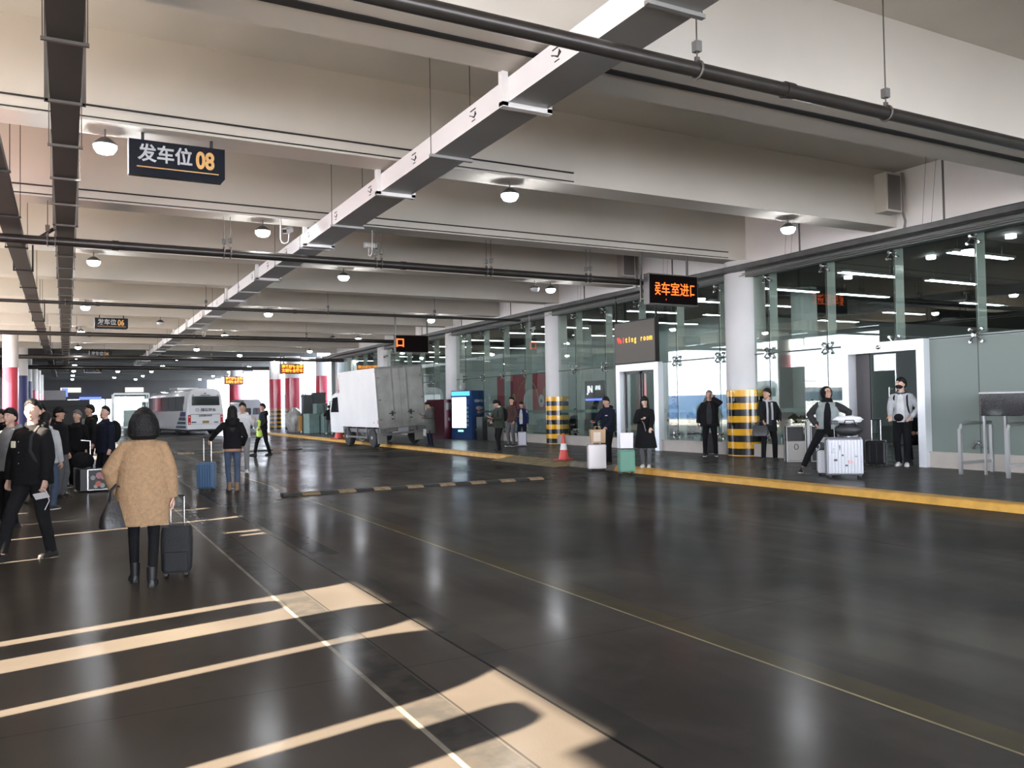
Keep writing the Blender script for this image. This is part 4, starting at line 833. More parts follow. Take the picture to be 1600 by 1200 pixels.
for a in cs: crate(a[0], a[1], PZ + a[2], *a[3:])
tp = empty('tarpaulin_heap', (13.6, 56.2, PZ), 0, 'heap of goods under clear plastic sheet left of the green crates', 'tarpaulin')
MB().ell((0, 0, .7), (.55, .7, .95), seg=20, rg=12, fn=lambda d, q: Vector((q.x, q.y, max(q.z, -.7))) * (1 + .18 * noise.noise(d * 2.5))).build('plastic_sheet', mat('plastic_grey', (.30, .29, .27), .3, var=.3, vscale=4), tp, smooth=True)
MB().bb(.1, .35, -.72, -.5, .1, 1.1).build('orange_box', mat('box_orange', (.55, .28, .06), .6), tp)
# arrow sign pole near truck
sp_ = empty('warning_post', (12.95, 43.2, PZ), 0, 'yellow and black post with arched lamp arm left of the truck', 'warning post')
MB().bb(-.16, .16, -.05, .05, 0, 1.7).build('post_board', hz, sp_); MB().tube([(-.2, 0, 1.7), (-.2, 0, 2.1), (-.1, 0, 2.25), (.45, 0, 2.3), (.55, 0, 2.1)], .025, 8).build('lamp_arm', blk, sp_, smooth=True)
MB().bb(-.3, .1, -.09, -.05, 1.0, 1.75).build('arrow_panel', blk, sp_); MB().prism([(-.22, 1.1), (-.12, 1.22), (-.22, 1.34), (-.17, 1.34), (-.05, 1.22), (-.17, 1.1)], 'y', -.10, -.09).bb(-.16, -.1, -.1, -.09, 1.45, 1.68).build('arrow', wm, sp_)
# exterior blue fence with V frames
fb = mat('fence_blue', (.33, .45, .62), .7, var=.15, vscale=.4); fs = mat('fence_steel', (.03, .035, .05), .6)
f_ = empty('yard_fence', (20.5, 74, 0), 0, 'pale blue yard fence with dark zigzag frames beyond the red pillars', 'fence')
MB().bb(-3.2, 60, 4, 4.1, .1, 3.1).build('blue_panel', fb, f_)
for k in range(13):
    x = -2.5 + k * 1.5; MB().bb(x - .04, x + .04, -.04, .04, .1, 2.2).tube([(x - .7, 0, 3.1), (x, 0, 2.2), (x + .7, 0, 3.1)], .06, 6).build('zigzag_frame', fs, f_)
g = MB()
for z in (.5, 1.0, 1.5, 2.0): g.bb(-3.2, 20, -.02, .02, z, z + .03)
g.build('mesh_rail', mat('rail_pale', (.5, .55, .6), .5), f_)
# far end objects
bt_ = empty('ticket_booth', (5.2, 96, 0), 0, 'distant glass booth with pale counter beyond the coach', 'booth')
bfm = MB()
for x in (-.8, 2.6):
    for y in (0, 3): bfm.bb(x - .07, x + .07, y - .07, y + .07, 0, 3.6)
bfm.bb(-.8, 2.6, -.06, .06, 3.5, 3.7).bb(-.8, 2.6, -.06, .06, 0, .2).build('booth_frame', chrome_b, bt_); MB().bb(-.8, 2.6, 0, .05, .2, 3.5).build('booth_glass', GL, bt_); MB().bb(.2, 2.2, .8, 1.6, 0, 1.9).build('counter', mat('counter_pale', (.5, .5, .46), .6), bt_)
es = emis('exit_blue', (.1, .15, .9), 1.6)
s1 = MB().bb(1.5, 4.0, 118.6, 119.02, 3.3, 3.7).build('blue_exit_sign', es, label='long blue lit sign over the far bright exit', cat='sign')
s2 = MB().bb(-.35, .2, 110, 110.1, 3.6, 4.6).build('blue_side_sign', es, label='small square blue lit sign left of the far exit', cat='sign')
MB().bb(-.39, -.35, 110, 110.1, 3.5, 7).build('hanging_rod', rod_m, s2)
nb = empty('notice_hoarding', (-1.6, 104, 0), 0, 'pale hoarding with red panels at the far left', 'hoarding')
MB().bb(-1.0, 1.6, 0, .2, 0, 4.2).build('hoarding_panel', mat('hoarding_grey', (.35, .33, .33), .7), nb)
for k in range(4): MB().bb(-.8 + k * .6, -.45 + k * .6, -.05, 0, 1.2, 3.4 - .3 * k).build('red_panel', mat('panel_red', (.4, .04, .06), .6), nb)
kb = empty('dark_kiosk', (-.2, 66, 0), 0, 'dark low kiosk roof behind the queue of people', 'kiosk')
MB().bb(-1.6, 1.7, 0, 2, 2.2, 2.6).bb(-1.5, 1.6, .1, 1.9, 0, 2.2).build('kiosk_body', mat('kiosk_dark', (.02, .022, .022), .6), kb)
# interior furniture
po = empty('wall_poster', (23.97, 43.0, 1.2), radians(-90), 'big red festive poster with white rabbit shape on the hall back wall', 'poster')
pr_ = mat('poster_red', (.34, .03, .055), .6, var=.1, vscale=2); pw = mat('poster_white', (.52, .50, .52), .7); pk = mat('poster_pink', (.42, .20, .16), .7); pg = mat('poster_green', (.05, .22, .16), .7); py = mat('poster_ochre', (.38, .24, .12), .7)
MB().bb(-3.4, 3.2, -.03, .0, 0, 2.35).build('poster_sheet', pr_, po)
def disc(x, z, rx, rz, m_, nm, t=.04, rot=0):
    MB().prism([(x + rx * cos(a) * cos(rot) - rz * sin(a) * sin(rot), z + rx * cos(a) * sin(rot) + rz * sin(a) * cos(rot)) for a in [2 * pi * k / 24 for k in range(24)]], 'y', -t, -.03).build(nm, m_, po)
disc(.55, .78, .52, .55, pw, 'rabbit_shape'); disc(.38, 1.45, .17, .42, pw, 'rabbit_shape', rot=.12); disc(2.1, .72, .32, .36, pw, 'round_shape'); disc(.62, .72, .1, .14, pk, 'flower_mark', .05); disc(2.1, .72, .1, .1, mat('poster_dark', (.08, .08, .1), .7), 'flower_mark', .05)
disc(.40, 2.02, .26, .17, pg, 'green_arch'); disc(-1.2, .95, .28, .25, py, 'lantern_shape'); disc(2.55, 1.2, .28, .28, py, 'lantern_shape'); disc(-2.4, 1.2, .2, .22, mat('poster_rose', (.4, .10, .12), .7), 'lantern_shape')
MB().tube([(.5 + 1.25 * cos(a), -.04, .7 + 1.25 * sin(a)) for a in [pi * k / 16 for k in range(17)]], .045, 6).build('arch_line', py, po)
jd = empty('information_display', (18.85, 28.0, PZ), radians(-90), 'dark display board with white letters inside the hall left of the glass door', 'display board')
MB().bb(-.65, .65, 0, .12, .9, 2.5).bb(-.1, .1, .02, .1, 0, .9).build('display_body', mat('display_navy', (.008, .01, .02), .3), jd); MB().bb(-.6, .6, -.012, 0, 1.7, 1.78).build('blue_band', es, jd)
text('display_letters', 'JN', emis('letter_glow', (.8, .85, 1), 1.5), jd, (-.45, -.016, 2.15), RX, .38, off=.01); text('display_letters', '进站', emis('letter_glow', (.8, .85, 1), 1.5), jd, (.12, -.016, 2.2), RX, .2)
leafm = mat('leaf_dark_green', (.02, .05, .022), .5, var=.4, vscale=6); potm = mat('pot_white', (.45, .45, .43), .5)
def plant(x, y, h, r_, seed, label):
    rd = random.Random(seed); p = empty('potted_plant', (x, y, PZ), 0, label, 'potted plant')
    MB().lathe([(.15, 0), (.22, .35), (.24, .38), (.18, .36)], seg=20).build('pot', potm, p, smooth=True)
    lv = MB()
    for k in range(90):
        a = rd.uniform(0, 2 * pi); z0 = rd.uniform(.35, h * .75); ln = rd.uniform(.25, .5) * r_ / .5; up = rd.uniform(.0, .5); w_ = rd.uniform(.02, .05)
        d = Vector((cos(a), sin(a), 0)); s_ = Vector((-sin(a), cos(a), 0)); b0 = d * .04 + Vector((0, 0, z0)); m1 = b0 + d * ln * .5 + Vector((0, 0, ln * up)); e1 = b0 + d * ln + Vector((0, 0, ln * (up - .35)))
        lv.add([b0, m1 + s_ * w_, e1, m1 - s_ * w_, m1 - Vector((0, 0, .01))], [(0, 1, 2), (0, 2, 3), (0, 4, 1), (0, 3, 4), (4, 2, 1), (4, 3, 2)])
    lv.build('leaves', leafm, p); MB().cyl((0, 0, .3), (0, 0, h * .8), .02).build('stem', mat('stem_brown', (.08, .06, .03), .8), p)
plant(18.3, 16.6, 1.35, .6, 1, 'bushy potted plant behind the glass by the litter bins'); plant(18.6, 15.6, 1.1, .55, 2, 'low potted plant behind the glass left of the open doorway')
plant(19.6, 17.2, 1.9, .6, 6, 'tall potted plant deeper behind the glass by the litter bins')
plant(18.2, 26.0, 1.5, .5, 3, 'potted plant behind the glass beside the display board'); plant(17.9, 21.2, 1.4, .5, 4, 'potted plant behind the glass right of the closed door')
seatm = mat('seat_steel', (.25, .26, .26), .4, .6)
def bench(x, y, label):
    r = empty('waiting_bench', (x, y, PZ), 0, label, 'bench', 'waiting benches in the hall')
    MB().bb(-.02, 2.2, -.03, .03, .36, .42).build('beam', chrome_b, r)
    for k in range(3):
        MB().bb(k * .72 + .02, k * .72 + .66, -.25, .25, .42, .45).build('seat', seatm, r); MB().bb(k * .72 + .02, k * .72 + .66, .22, .27, .45, .88).build('backrest', seatm, r)
    for x_ in (.2, 2.0): MB().bb(x_ - .03, x_ + .03, -.25, .25, 0, .04).bb(x_ - .02, x_ + .02, -.02, .02, .04, .4).build('leg', chrome_b, r)
bench(17.8, 13.6, 'steel waiting bench just inside the open doorway'); bench(20.6, 13.8, 'steel waiting bench deeper inside the open doorway'); bench(18.3, 23.2, 'steel waiting bench behind the closed glass door'); bench(18.3, 19.4, 'steel waiting bench behind the glass by the man on the phone'); bench(18.4, 30.5, 'steel waiting bench behind the second striped pillar')

C1 = copy_tree(C0); C1.location = (-12.5, 45, 0); C1.rotation_euler = (0, 0, radians(80)); C1['label'] = 'white coach parked outside the left edge of the view'
# ------------------------------------------------------------ people
skin = mat('skin', (.52, .30, .21), .55, spec=.35, var=.06, vscale=12); skin_m = {'n': skin, 'p': mat('skin_fair', (.60, .38, .29), .5, spec=.35, var=.05, vscale=12)}
hair_m = mat('hair_black', (.006, .0055, .005), .55, bump=.5, bscale=60, spec=.25); hair_g = mat('hair_grey', (.12, .11, .105), .6, bump=.5, bscale=60)
eye_m = mat('eye_dark', (.02, .015, .012), .2); eyew_m = mat('eye_white', (.6, .57, .54), .3); lip_m = mat('lip', (.38, .14, .12), .5)
BK = cloth('cloth_black', (.008, .008, .009)); BK2 = cloth('cloth_soft_black', (.012, .012, .013)); NV = cloth('cloth_navy', (.009, .012, .022)); CH = cloth('cloth_charcoal', (.03, .03, .032))
GR = cloth('cloth_grey', (.22, .22, .22)); LG = cloth('cloth_light_grey', (.42, .43, .44)); CAMEL = mat('teddy_camel', (.36, .23, .13), .95, bump=.6, bscale=95, var=.14, vscale=28, spec=.15)
OL = cloth('cloth_olive', (.035, .042, .033)); BR = cloth('cloth_brown', (.06, .035, .03)); WHc = cloth('cloth_white', (.62, .62, .62)); JE = cloth('denim_blue', (.06, .085, .13)); LGREY = cloth('cloth_long_grey', (.075, .075, .068))
DG = cloth('cloth_trouser_grey', (.10, .10, .105)); NAVB = cloth('cloth_school_navy', (.012, .022, .075)); RB = cloth('cloth_sage_grey', (.25, .29, .28))
SHB = mat('shoe_black', (.014, .013, .013), .45); SHW = mat('shoe_white', (.62, .60, .56), .6); SHT = mat('shoe_tan', (.22, .14, .08), .8); SOLE = mat('sole_white', (.6, .58, .54), .6); SOLB = mat('sole_black', (.02, .02, .02), .7)
def ik(a, t, l1, l2, hint):
    a = Vector(a); t = Vector(t); d = t - a; L = min(max(d.length, abs(l1 - l2) + .02), l1 + l2 - .004); d = d.normalized(); t = a + d * L
    x = (l1 * l1 - l2 * l2 + L * L) / (2 * L); hh = math.sqrt(max(l1 * l1 - x * x, 0)); hv = Vector(hint); hv = (hv - d * hv.dot(d))
    hv = hv.normalized() if hv.length > 1e-6 else Vector((0, -1, 0)); return a + d * x + hv * hh, t
def hand_mb(mb, w, d, n, side, curl):
    # wrist point w, pointing direction d, palm normal n (fingers curl towards n), side vector thumb
    d = d.normalized(); n = (n - d * n.dot(d)).normalized(); s = d.cross(n) * side
    mb.tube([w - d * .02, w + d * .02, w + d * .06, w + d * .088], [.024, .031, .036, .032], 10, flat=.5, up=n)
    for off, ln in ((-.030, .060), (-.010, .070), (.010, .076), (.030, .068)):
        p = w + d * .08 + s * off; pts = [p - d * .015]; a = curl * .3; L = ln
        for seg in (.45, .32, .25):
            dd = d * cos(a) + n * sin(a); pts.append(pts[-1] + dd * (L * seg + (.015 if seg == .45 else 0))); a += curl
        mb.tube(pts, [.0105, .0098, .0092, .008], 6)
    p = w + d * .025 + s * .028; td = (d * .6 + s * .75 + n * .25 * (1 + curl)).normalized(); q = p + td * .04
    mb.tube([p - td * .01, q, q + (td * .5 + d * .6 + n * .5 * curl).normalized() * .034], [.013, .011, .009], 6)
def shoe(root, ank, yaw, m, sm, pitch=0, boot=0):
    c, s_ = cos(yaw), sin(yaw); rings = []
    for y, w_, h_ in ((-.075, .024, .05), (-.065, .034, .075), (-.02, .038, .085), (.04, .042, .075), (.10, .047, .055), (.15, .045, .042), (.178, .030, .030), (.188, .012, .02)):
        rings.append([Vector((w_ * (abs(cos(a)) ** .7) * (1 if cos(a) > 0 else -1), y, .012 + (h_ * max(0, sin(a))) + 0.0)) for a in [2 * pi * k / 14 for k in range(14)]])
    T = Matrix.Translation(ank - Vector((0, 0, .085))) @ Matrix.Rotation(yaw, 4, 'Z') @ Matrix.Translation((0, 0, 0)) @ Matrix.Rotation(pitch, 4, 'X')
    mb = MB().loft([[T @ p for p in r] for r in rings])
    if boot: mb.tube([T @ Vector((0, -.03, .05)), T @ Vector((0, -.025, .10 + boot))], [.042, .050], 12)
    o = mb.build('shoe', m, root, smooth=60)
    so_ = MB().loft([[T @ Vector((w_ * x, y, z)) for x, z in ((-1, 0), (1, 0), (1, .018), (-1, .018))] for y, w_ in ((-.08, .024), (-.05, .038), (.04, .044), (.12, .049), (.17, .036), (.192, .012))])
    so_.build('sole', sm, o)
def person(loc, face, h, label, top=BK, hem=.86, bulk=1.0, bottom=BK, shoes=SHB, sole=SOLB, hair='short', hm=None, feet=((-.11, 0), (.11, .02)), fz=(0, 0), lean=0, L=None, R=None, yaw=0, hp=0, hipz=.90, hipy=0,
           flare=1.0, near=False, inner=None, hood=None, collar=True, sleeve=None, body_skin='n', tw=1.0, curl=.7, mask=False, glasses=False, cap=None, boots=0, skirtlegs=None, eyes=True, fyaw=(.12, -.12), seat=False, waistband=None, group=None, vest=None, scarf=None, roll=0):
    root = empty('person', loc, radians(face - 90), label, 'person', group); root.scale = (h / 1.75,) * 3
    sk = skin_m[body_skin]; dz = hipz - .90
    piv = Vector((0, hipy, .93 + dz)); RL = Matrix.Rotation(-lean, 3, 'X') @ Matrix.Rotation(roll, 3, 'Y')
    def up(p): p = Vector(p) + Vector((0, hipy, dz)); t = min(1, max(0, (p.z - piv.z + .05) / .25)); q = piv + RL @ (p - piv); return p.lerp(q, t)
    neck = up((0, -.005, 1.50)); RH = RL @ Matrix.Rotation(radians(yaw), 3, 'Z') @ Matrix.Rotation(radians(hp), 3, 'X')
    def hd(p): return neck + RH @ (Vector(p) - Vector((0, 0, 1.50)))
    # joints
    ank = [Vector((feet[i][0], feet[i][1], .085 + fz[i])) for i in (0, 1)]
    hips = [Vector((sx_ * .085, hipy, .90 + dz)) for sx_ in (-1, 1)]
    khint = Vector((0, 1, 0.0)); legs = []
    for i in (0, 1):
        k, a_ = ik(hips[i], ank[i], .43, .40, khint + Vector((.25 * (-1, 1)[i], 0, .6 if seat else 0))); legs.append((hips[i], k, a_))
    arms = []
    for i, A in ((0, L), (1, R)):
        sg = (-1, 1)[i]; sh = up((sg * .164, 0, 1.392)); A = A or {}
        t = A.get('t'); t = Vector(t) if t else Vector((sg * .26, .05, .80 + dz)); el, wr = ik(sh, t, .285, .25, A.get('e', (sg * .6, -1, -.2)))
        hdv = Vector(A['d']) if 'd' in A else (wr - el); pn = Vector(A.get('n', (-sg, 0, 0))); arms.append((sh, el, wr, hdv, pn, A.get('c', curl), sg))
    # body: one continuous surface
    mb = MB()
    def skull(d, q):
        if d.z < 0: f = 1 - .30 * (-d.z) ** 1.4; q = Vector((q.x * f, q.y * (1 - .12 * -d.z) + .012 * -d.z, q.z))
        if d.y > .6: q.y *= .965
        return q
    Rh = RH; mb.ell(hd((0, .012, 1.635)), (.077, .095, .118), Rh, 20, 14, fn=skull)
    mb.tube([hd((0, .100, 1.655)), hd((0, .112, 1.625)), hd((0, .116, 1.612))], [.007, .011, .014], 8)
    mb.tube([hd((0, .078, 1.585)), hd((0, .100, 1.583))], [.026, .020], 8, flat=.55); mb.ell(hd((0, .078, 1.545)), (.028, .026, .020), Rh, 10, 6)
    for s_ in (-1, 1): mb.ell(hd((s_ * .079, -.002, 1.622)), (.010, .018, .031), Rh, 8, 6); mb.ell(hd((s_ * .034, .092, 1.648)), (.017, .012, .010), Rh, 8, 5)
    mb.tube([hd((0, .0, 1.58)), neck + Vector((0, 0, 0)), up((0, -.01, 1.43))], [.052, .054, .068], 12)
    mb.loft([[up((rx * cos(a), ry * sin(a), z)) for a in [2 * pi * k / 16 for k in range(16)]] for z, rx, ry in ((1.46, .06, .055), (1.43, .14, .075), (1.38, .165, .095), (1.2, .145, .10), (1.05, .125, .09), (.93, .14, .095), (.86, .12, .08))])
    for s0, k, a_ in legs: mb.tube([s0 + Vector((0, 0, .03)), s0.lerp(k, .5), k, k.lerp(a_, .35), a_, a_ - Vector((0, 0, .05))], [.075, .064, .047, .048, .033, .033], 10)
    for i in (0, 1):
        yw = fyaw[i]; fd = Vector((-sin(yw), cos(yw), 0)); mb.tube([ank[i] + Vector((0, 0, -.04)) - fd * .03, ank[i] + Vector((0, 0, -.05)) + fd * .06, ank[i] + Vector((0, 0, -.06)) + fd * .13], [.028, .030, .018], 8, flat=.7)
    for sh, el, wr, hv, pn, cu_, sg in arms:
        mb.tube([up((sg * .12, 0, 1.41)), sh, sh.lerp(el, .5), el, el.lerp(wr, .4), wr], [.05, .050, .043, .037, .035, .025], 10); hand_mb(mb, wr, hv, pn, -sg, cu_)
    mesh_obj('body', remeshed(mb, .0065 if near else .010, 3 if near else 2, .4), sk, root)
    # face
    if eyes:
        for s_ in (-1, 1):
            MB().ell(hd((s_ * .033, .1005, 1.648)), (.014, .005, .0055), Rh, 12, 6).build('eye', eyew_m, root, smooth=True); MB().ell(hd((s_ * .033, .1045, 1.648)), (.0062, .003, .0055), Rh, 8, 5).build('iris', eye_m, root, smooth=True)
            MB().tube([hd((s_ * .014, .106, 1.668)), hd((s_ * .034, .104, 1.674)), hd((s_ * .054, .092, 1.667))], [.003, .0042, .002], 5).build('eyebrow', hair_m, root)
        if not mask: MB().tube([hd((-.024, .100, 1.576)), hd((-.010, .1075, 1.579)), hd((.010, .1075, 1.579)), hd((.024, .100, 1.576))], [.003, .0072, .0072, .003], 6).build('lips', lip_m, root, smooth=True)
    if mask: MB().ell(hd((0, .050, 1.590)), (.070, .078, .054), Rh, 16, 9).build('face_mask', BK2, root, smooth=True)
    if glasses:
        g_ = MB()
        for s_ in (-1, 1): g_.tube([hd((s_ * .034 + .024 * cos(a), .116, 1.648 + .019 * sin(a))) for a in [2 * pi * k / 12 for k in range(13)]], .0028, 5); g_.tube([hd((s_ * .058, .112, 1.652)), hd((s_ * .082, .0, 1.650))], .0025, 5)
        g_.tube([hd((-.010, .118, 1.650)), hd((.010, .118, 1.650))], .0025, 5).build('glasses', blk, root)
    # hair
    hmm = hm or hair_m
    if hair:
        hb = MB(); lng = hair in ('long', 'bob')
        def hf(d, q):
            el_ = d.z; fr = d.y; line = ((.70 if hair == 'crop' else .62) - .22 * abs(d.x) + .16 * noise.noise(d * 6 + Vector((h * 9, 0, 0)))) if fr > .25 else (-.05 if fr > -.2 else -.62)
            if 0.25 >= fr > -.2: line = -.05 + (fr + .2) / .45 * .47
            elif fr <= -.2 and fr > -.5: line = -.62 + (fr + .5) / .3 * .57
            g_ = min(1, max(0, (el_ - line) / .18 + .5)); vol = (.011 if hair == 'crop' else .017) + .012 * max(0, el_) + (.010 if lng else 0)
            return q * ((.90) + g_ * (.10)) + d * (vol * g_ + (.004 * noise.noise(d * 9) if g_ > .5 else 0))
        hb.ell(hd((0, .006, 1.640)), (.080, .098, .118), Rh, 26, 20, fn=hf)
        if hair == 'bob':
            hb.loft([[hd((rx * cos(a), -.035 + ry * sin(a), z)) for a in [2 * pi * k / 18 for k in range(18)]] for z, rx, ry in ((1.76, .05, .045), (1.72, .105, .09), (1.65, .138, .105), (1.56, .152, .108), (1.50, .148, .10), (1.462, .11, .075))])
        if hair == 'long':
            hb.loft([[hd((rx * cos(a), -.045 + ry * sin(a) - yo, z)) for a in [2 * pi * k / 16 for k in range(16)]] for z, rx, ry, yo in ((1.72, .06, .045, 0), (1.64, .096, .07, 0), (1.52, .098, .06, .01), (1.40, .095, .045, .04), (1.28, .07, .03, .06), (1.22, .03, .015, .06))])
            for s_ in (-1, 1): hb.tube([hd((s_ * .075, .02, 1.66)), hd((s_ * .088, .035, 1.56)), hd((s_ * .085, .06, 1.44)), hd((s_ * .07, .085, 1.32))], [.022, .026, .026, .012], 8)
        mesh_obj('hair', remeshed(hb, .0065 if near else .008, 1, .4), hmm, root)
    if cap: 
        cbm = MB(); cbm.ell(hd((0, 0, 1.665)), (.090, .108, .085), Rh, 20, 12, fn=lambda d, q: q if d.z > -.15 else Vector((q.x * .9, q.y * .9, -.15 * .085)))
        cbm.loft([[hd((x_ * .07 * w_, .085 + y_, 1.672 - .02 * y_ / .09 + z_)) for x_, z_ in ((-1, 0), (-.5, .008), (.5, .008), (1, 0), (.5, -.006), (-.5, -.006))] for y_, w_ in ((0, 1), (.05, .95), (.09, .55))]); cbm.build('cap', cap, root, smooth=50)
    if hood == 'up':
        hb = MB(); hb.ell(hd((0, -.02, 1.635)), (.112, .125, .150), Rh, 22, 16, fn=lambda d, q: q if not (d.y > .35 and abs(d.x) < .62 and -.75 < d.z < .62) else q * .70)
        hb.tube([hd((0, 0, 1.53)), up((0, 0, 1.44))], [.085, .12], 14); mesh_obj('hood', remeshed(hb, .010, 2, .4), inner or top, root)
    # top garment
    b = bulk; tb = MB()
    secs = [(1.48, .066, .064), (1.458, .092 * (b * .3 + .7), .078), (1.43, .132, .095), (1.385, .168 * (b * .5 + .5), .110 * b), (1.33, .180 * b, .120 * b), (1.25, .186 * b, .126 * b), (1.10, .176 * b * tw, .122 * b), (.98, .185 * b * tw, .128 * b)]
    secs = [s_ for s_ in secs if s_[0] > hem + .05]; w0, d0 = secs[-1][1], secs[-1][2]
    if hem < .90: secs += [(.90, .19 * b * tw, .132 * b)]; w0, d0 = .19 * b * tw, .132 * b
    if hem < .8: secs += [((.9 + hem) / 2, w0 * (1 + (flare - 1) * .6), d0 * (1 + (flare - 1) * .6))]
    secs += [(hem, w0 * flare, d0 * flare)]
    def sec(z, rx, ry):
        r_ = []
        for k in range(24):
            a = 2 * pi * k / 24; wob = 1 + .025 * noise.noise(Vector((cos(a) * 2, sin(a) * 2, z * 4 + h * 9)))
            r_.append(up((rx * wob * (abs(cos(a)) ** .85) * (1 if cos(a) > 0 else -1), ry * wob * sin(a), z)))
        return r_
    tb.loft([sec(*s_) for s_ in secs])
    cuffs = []
    for sh, el, wr, hv, pn, cu_, sg in arms:
        dirw = (wr - el).normalized(); end = wr + dirw * .01; q = b * .5 + .5
        tb.tube([up((sg * .07, 0, 1.40)), sh + Vector((0, 0, -.008)), sh.lerp(el, .5), el, el.lerp(wr, .5), end], [.062 * q, .068 * q, .066 * b, .060 * b, .052 * b, .043 * b], 14)
    if collar: tb.tube([up((.072 * cos(a), .062 * sin(a) - .005, 1.475 + .012 * sin(-a))) for a in [2 * pi * k / 16 for k in range(17)]], .022, 8)
    if hood == 'down': tb.tube([up((.11 * cos(a), -.035 + .085 * sin(a), 1.475 - .02 * sin(a))) for a in [pi * (.92 + 1.16 * k / 12) for k in range(13)]], [.02] + [.045] * 11 + [.02], 10); tb.ell(up((0, -.13, 1.42)), (.10, .05, .09), RL)
    o = mesh_obj('jacket' if hem > .7 else 'coat', remeshed(tb, .010 if near else .013, 3, .5), top, root)
    if sleeve: o.data.materials.append(sleeve)
    if sleeve:
        for p in o.data.polygons:
            c_ = p.center
            if abs(c_.x) > .13 * b and any((c_ - sh).dot((el - sh)) > -.02 and min((c_ - sh.lerp(el, t)).length for t in (0, .25, .5, .75, 1)) < .095 for sh, el, *_ in arms) or any(min((c_ - el.lerp(wr, t)).length for t in (.0, .3, .6, 1)) < .08 for sh, el, wr, *_ in arms): p.material_index = 1
    if inner and hood != 'up_only':
        ib = MB(); zt = 1.46; zb = max(hem - .02, .86); n_ = 9; rg = []
        for k in range(n_):
            t = k / (n_ - 1); z = zt + (zb - zt) * t; wd = .035 + .035 * min(1, t * 2.5)
            yy_ = (.070 if k == 0 else (.112 + .03 * min(1, t * 4)) * b)
            rg.append([up((-wd, yy_ - .02, z)), up((0, yy_ + .010, z)), up((wd, yy_ - .02, z)), up((0, yy_ - .05, z))])
        ib.loft(rg).build('inner_shirt', inner, root, smooth=60)
    if waistband: MB().loft([[up(((.172 * b) * cos(a), .125 * b * sin(a), z)) for a in [2 * pi * k / 20 for k in range(20)]] for z in (hem + .02, hem - .05)]).build('shirt_hem', waistband, root, smooth=60)
    # trousers
    pb_ = MB(); tt = 1.0 if skirtlegs is None else skirtlegs
    pz = min(.99, hem + .12)
    pb_.loft([[up((rx * cos(a), ry * sin(a), z)) for a in [2 * pi * k / 18 for k in range(18)]] for z, rx, ry in ((pz, .145, .105), (.93, .158, .115), (.85, .150, .11), (.80, .11, .08))])
    for s0, k, a_ in legs:
        pb_.tube([s0 + Vector((0, 0, .02)), s0.lerp(k, .45), k, k.lerp(a_, .4), a_ - Vector((0, 0, .035))], [.098 * tt, .088 * tt, .070 * tt, .064 * tt, .056 * tt], 14)
    mesh_obj('trousers', remeshed(pb_, .011 if near else .013, 3, .5), bottom, root)
    for i in (0, 1): shoe(root, ank[i], fyaw[i], shoes, sole, boot=boots)
    return root, dict(up=up, hd=hd, arms=arms, legs=legs, root=root)
def phone_in(root, j, i, sz=(.07, .145, .009), m=blk):
    sh, el, wr, hv, pn, cu_, sg = j['arms'][i]; return
def wp_(root, p):  # local to world
    bpy.context.view_layer.update(); return root.matrix_world @ Vector(p)
def phone(p, rot, label, m=blk):
    o = MB().box((0, 0, 0), (.075, .15, .010)).build('mobile_phone', m, bevel=.003, label=label, cat='phone'); o.location = p; o.rotation_euler = rot
    MB().box((0, 0, .0055), (.066, .135, .001)).build('phone_screen', mat('phone_screen', (.02, .025, .03), .1), o); return o
def backpack(root, j, m, side=0):
    up = j['up']; MB().ell(up((0, -.21, 1.22)), (.16, .11, .24), None, 18, 12).build('backpack', m, root, smooth=True)
    for s_ in (-1, 1): MB().tube([up((s_ * .10, -.12, 1.40)), up((s_ * .11, -.01, 1.462)), up((s_ * .12, .11, 1.38)), up((s_ * .13, .135, 1.22)), up((s_ * .15, .08, 1.05))], .016, 8, flat=.6).build('backpack_strap', m, root, smooth=True)
PH = dict(t=(.10, .30, 1.14), e=(.7, -.3, -1), n=(0, -.3, 1), d=(-.2, 1, .35))
PHL = dict(t=(-.08, .30, 1.12), e=(-.7, -.3, -1), n=(0, -.3, 1), d=(.3, 1, .3))
# woman in camel coat
r, j = person((.66, 8.72, 0), 86, 1.66, 'person in a curly camel coat and black tights walking away with a black wheeled case', CAMEL, .60, 1.22, BK, SHB, hair='bob', feet=((-.09, .20), (.07, -.12)), flare=.94, near=True, skirtlegs=.78, eyes=False,
              L=dict(t=(-.26, .10, .93), e=(-1, -.4, 0)), R=dict(t=(.27, -.02, .86), e=(.9, -.6, 0)), tw=1.12, boots=.10, body_skin='p')
# woman with blue suitcase
person((3.02, 17.8, 0), 84, 1.72, 'person with long black hair, black jacket and jeans pulling the ribbed blue suitcase', BK, .88, 1.0, JE, SHT, SOLB, hair='long', feet=((-.06, .10), (.08, -.05)), L=dict(t=(-.43, -.02, 1.08), e=(-.4, -.8, -.3)), R=dict(t=(.22, .12, .95)), waistband=cloth('hem_orange', (.38, .20, .12)), eyes=False, skirtlegs=.88, boots=.08, hood='down')
person((4.15, 22.9, 0), 250, 1.84, 'person in white hoodie half hidden behind the woman pulling the blue suitcase', WHc, .88, 1.05, GR, SHW, SOLE, feet=((-.1, .0), (.1, .1)), sleeve=None, L=dict(t=(-.36, .2, 1.3), e=(-.6, -.2, -1)), R=dict(t=(.24, .2, 1.1)), hood='down')
person((6.35, 31.0, 0), 190, 1.88, 'person in black with a lime yellow bag walking across the lane toward the left', BK2, .88, 1.05, BK, SHB, feet=((-.08, -.20), (.08, .28)), L=dict(t=(-.22, .18, .95)), R=dict(t=(.24, -.1, .9)), hood='down', hp=-5)
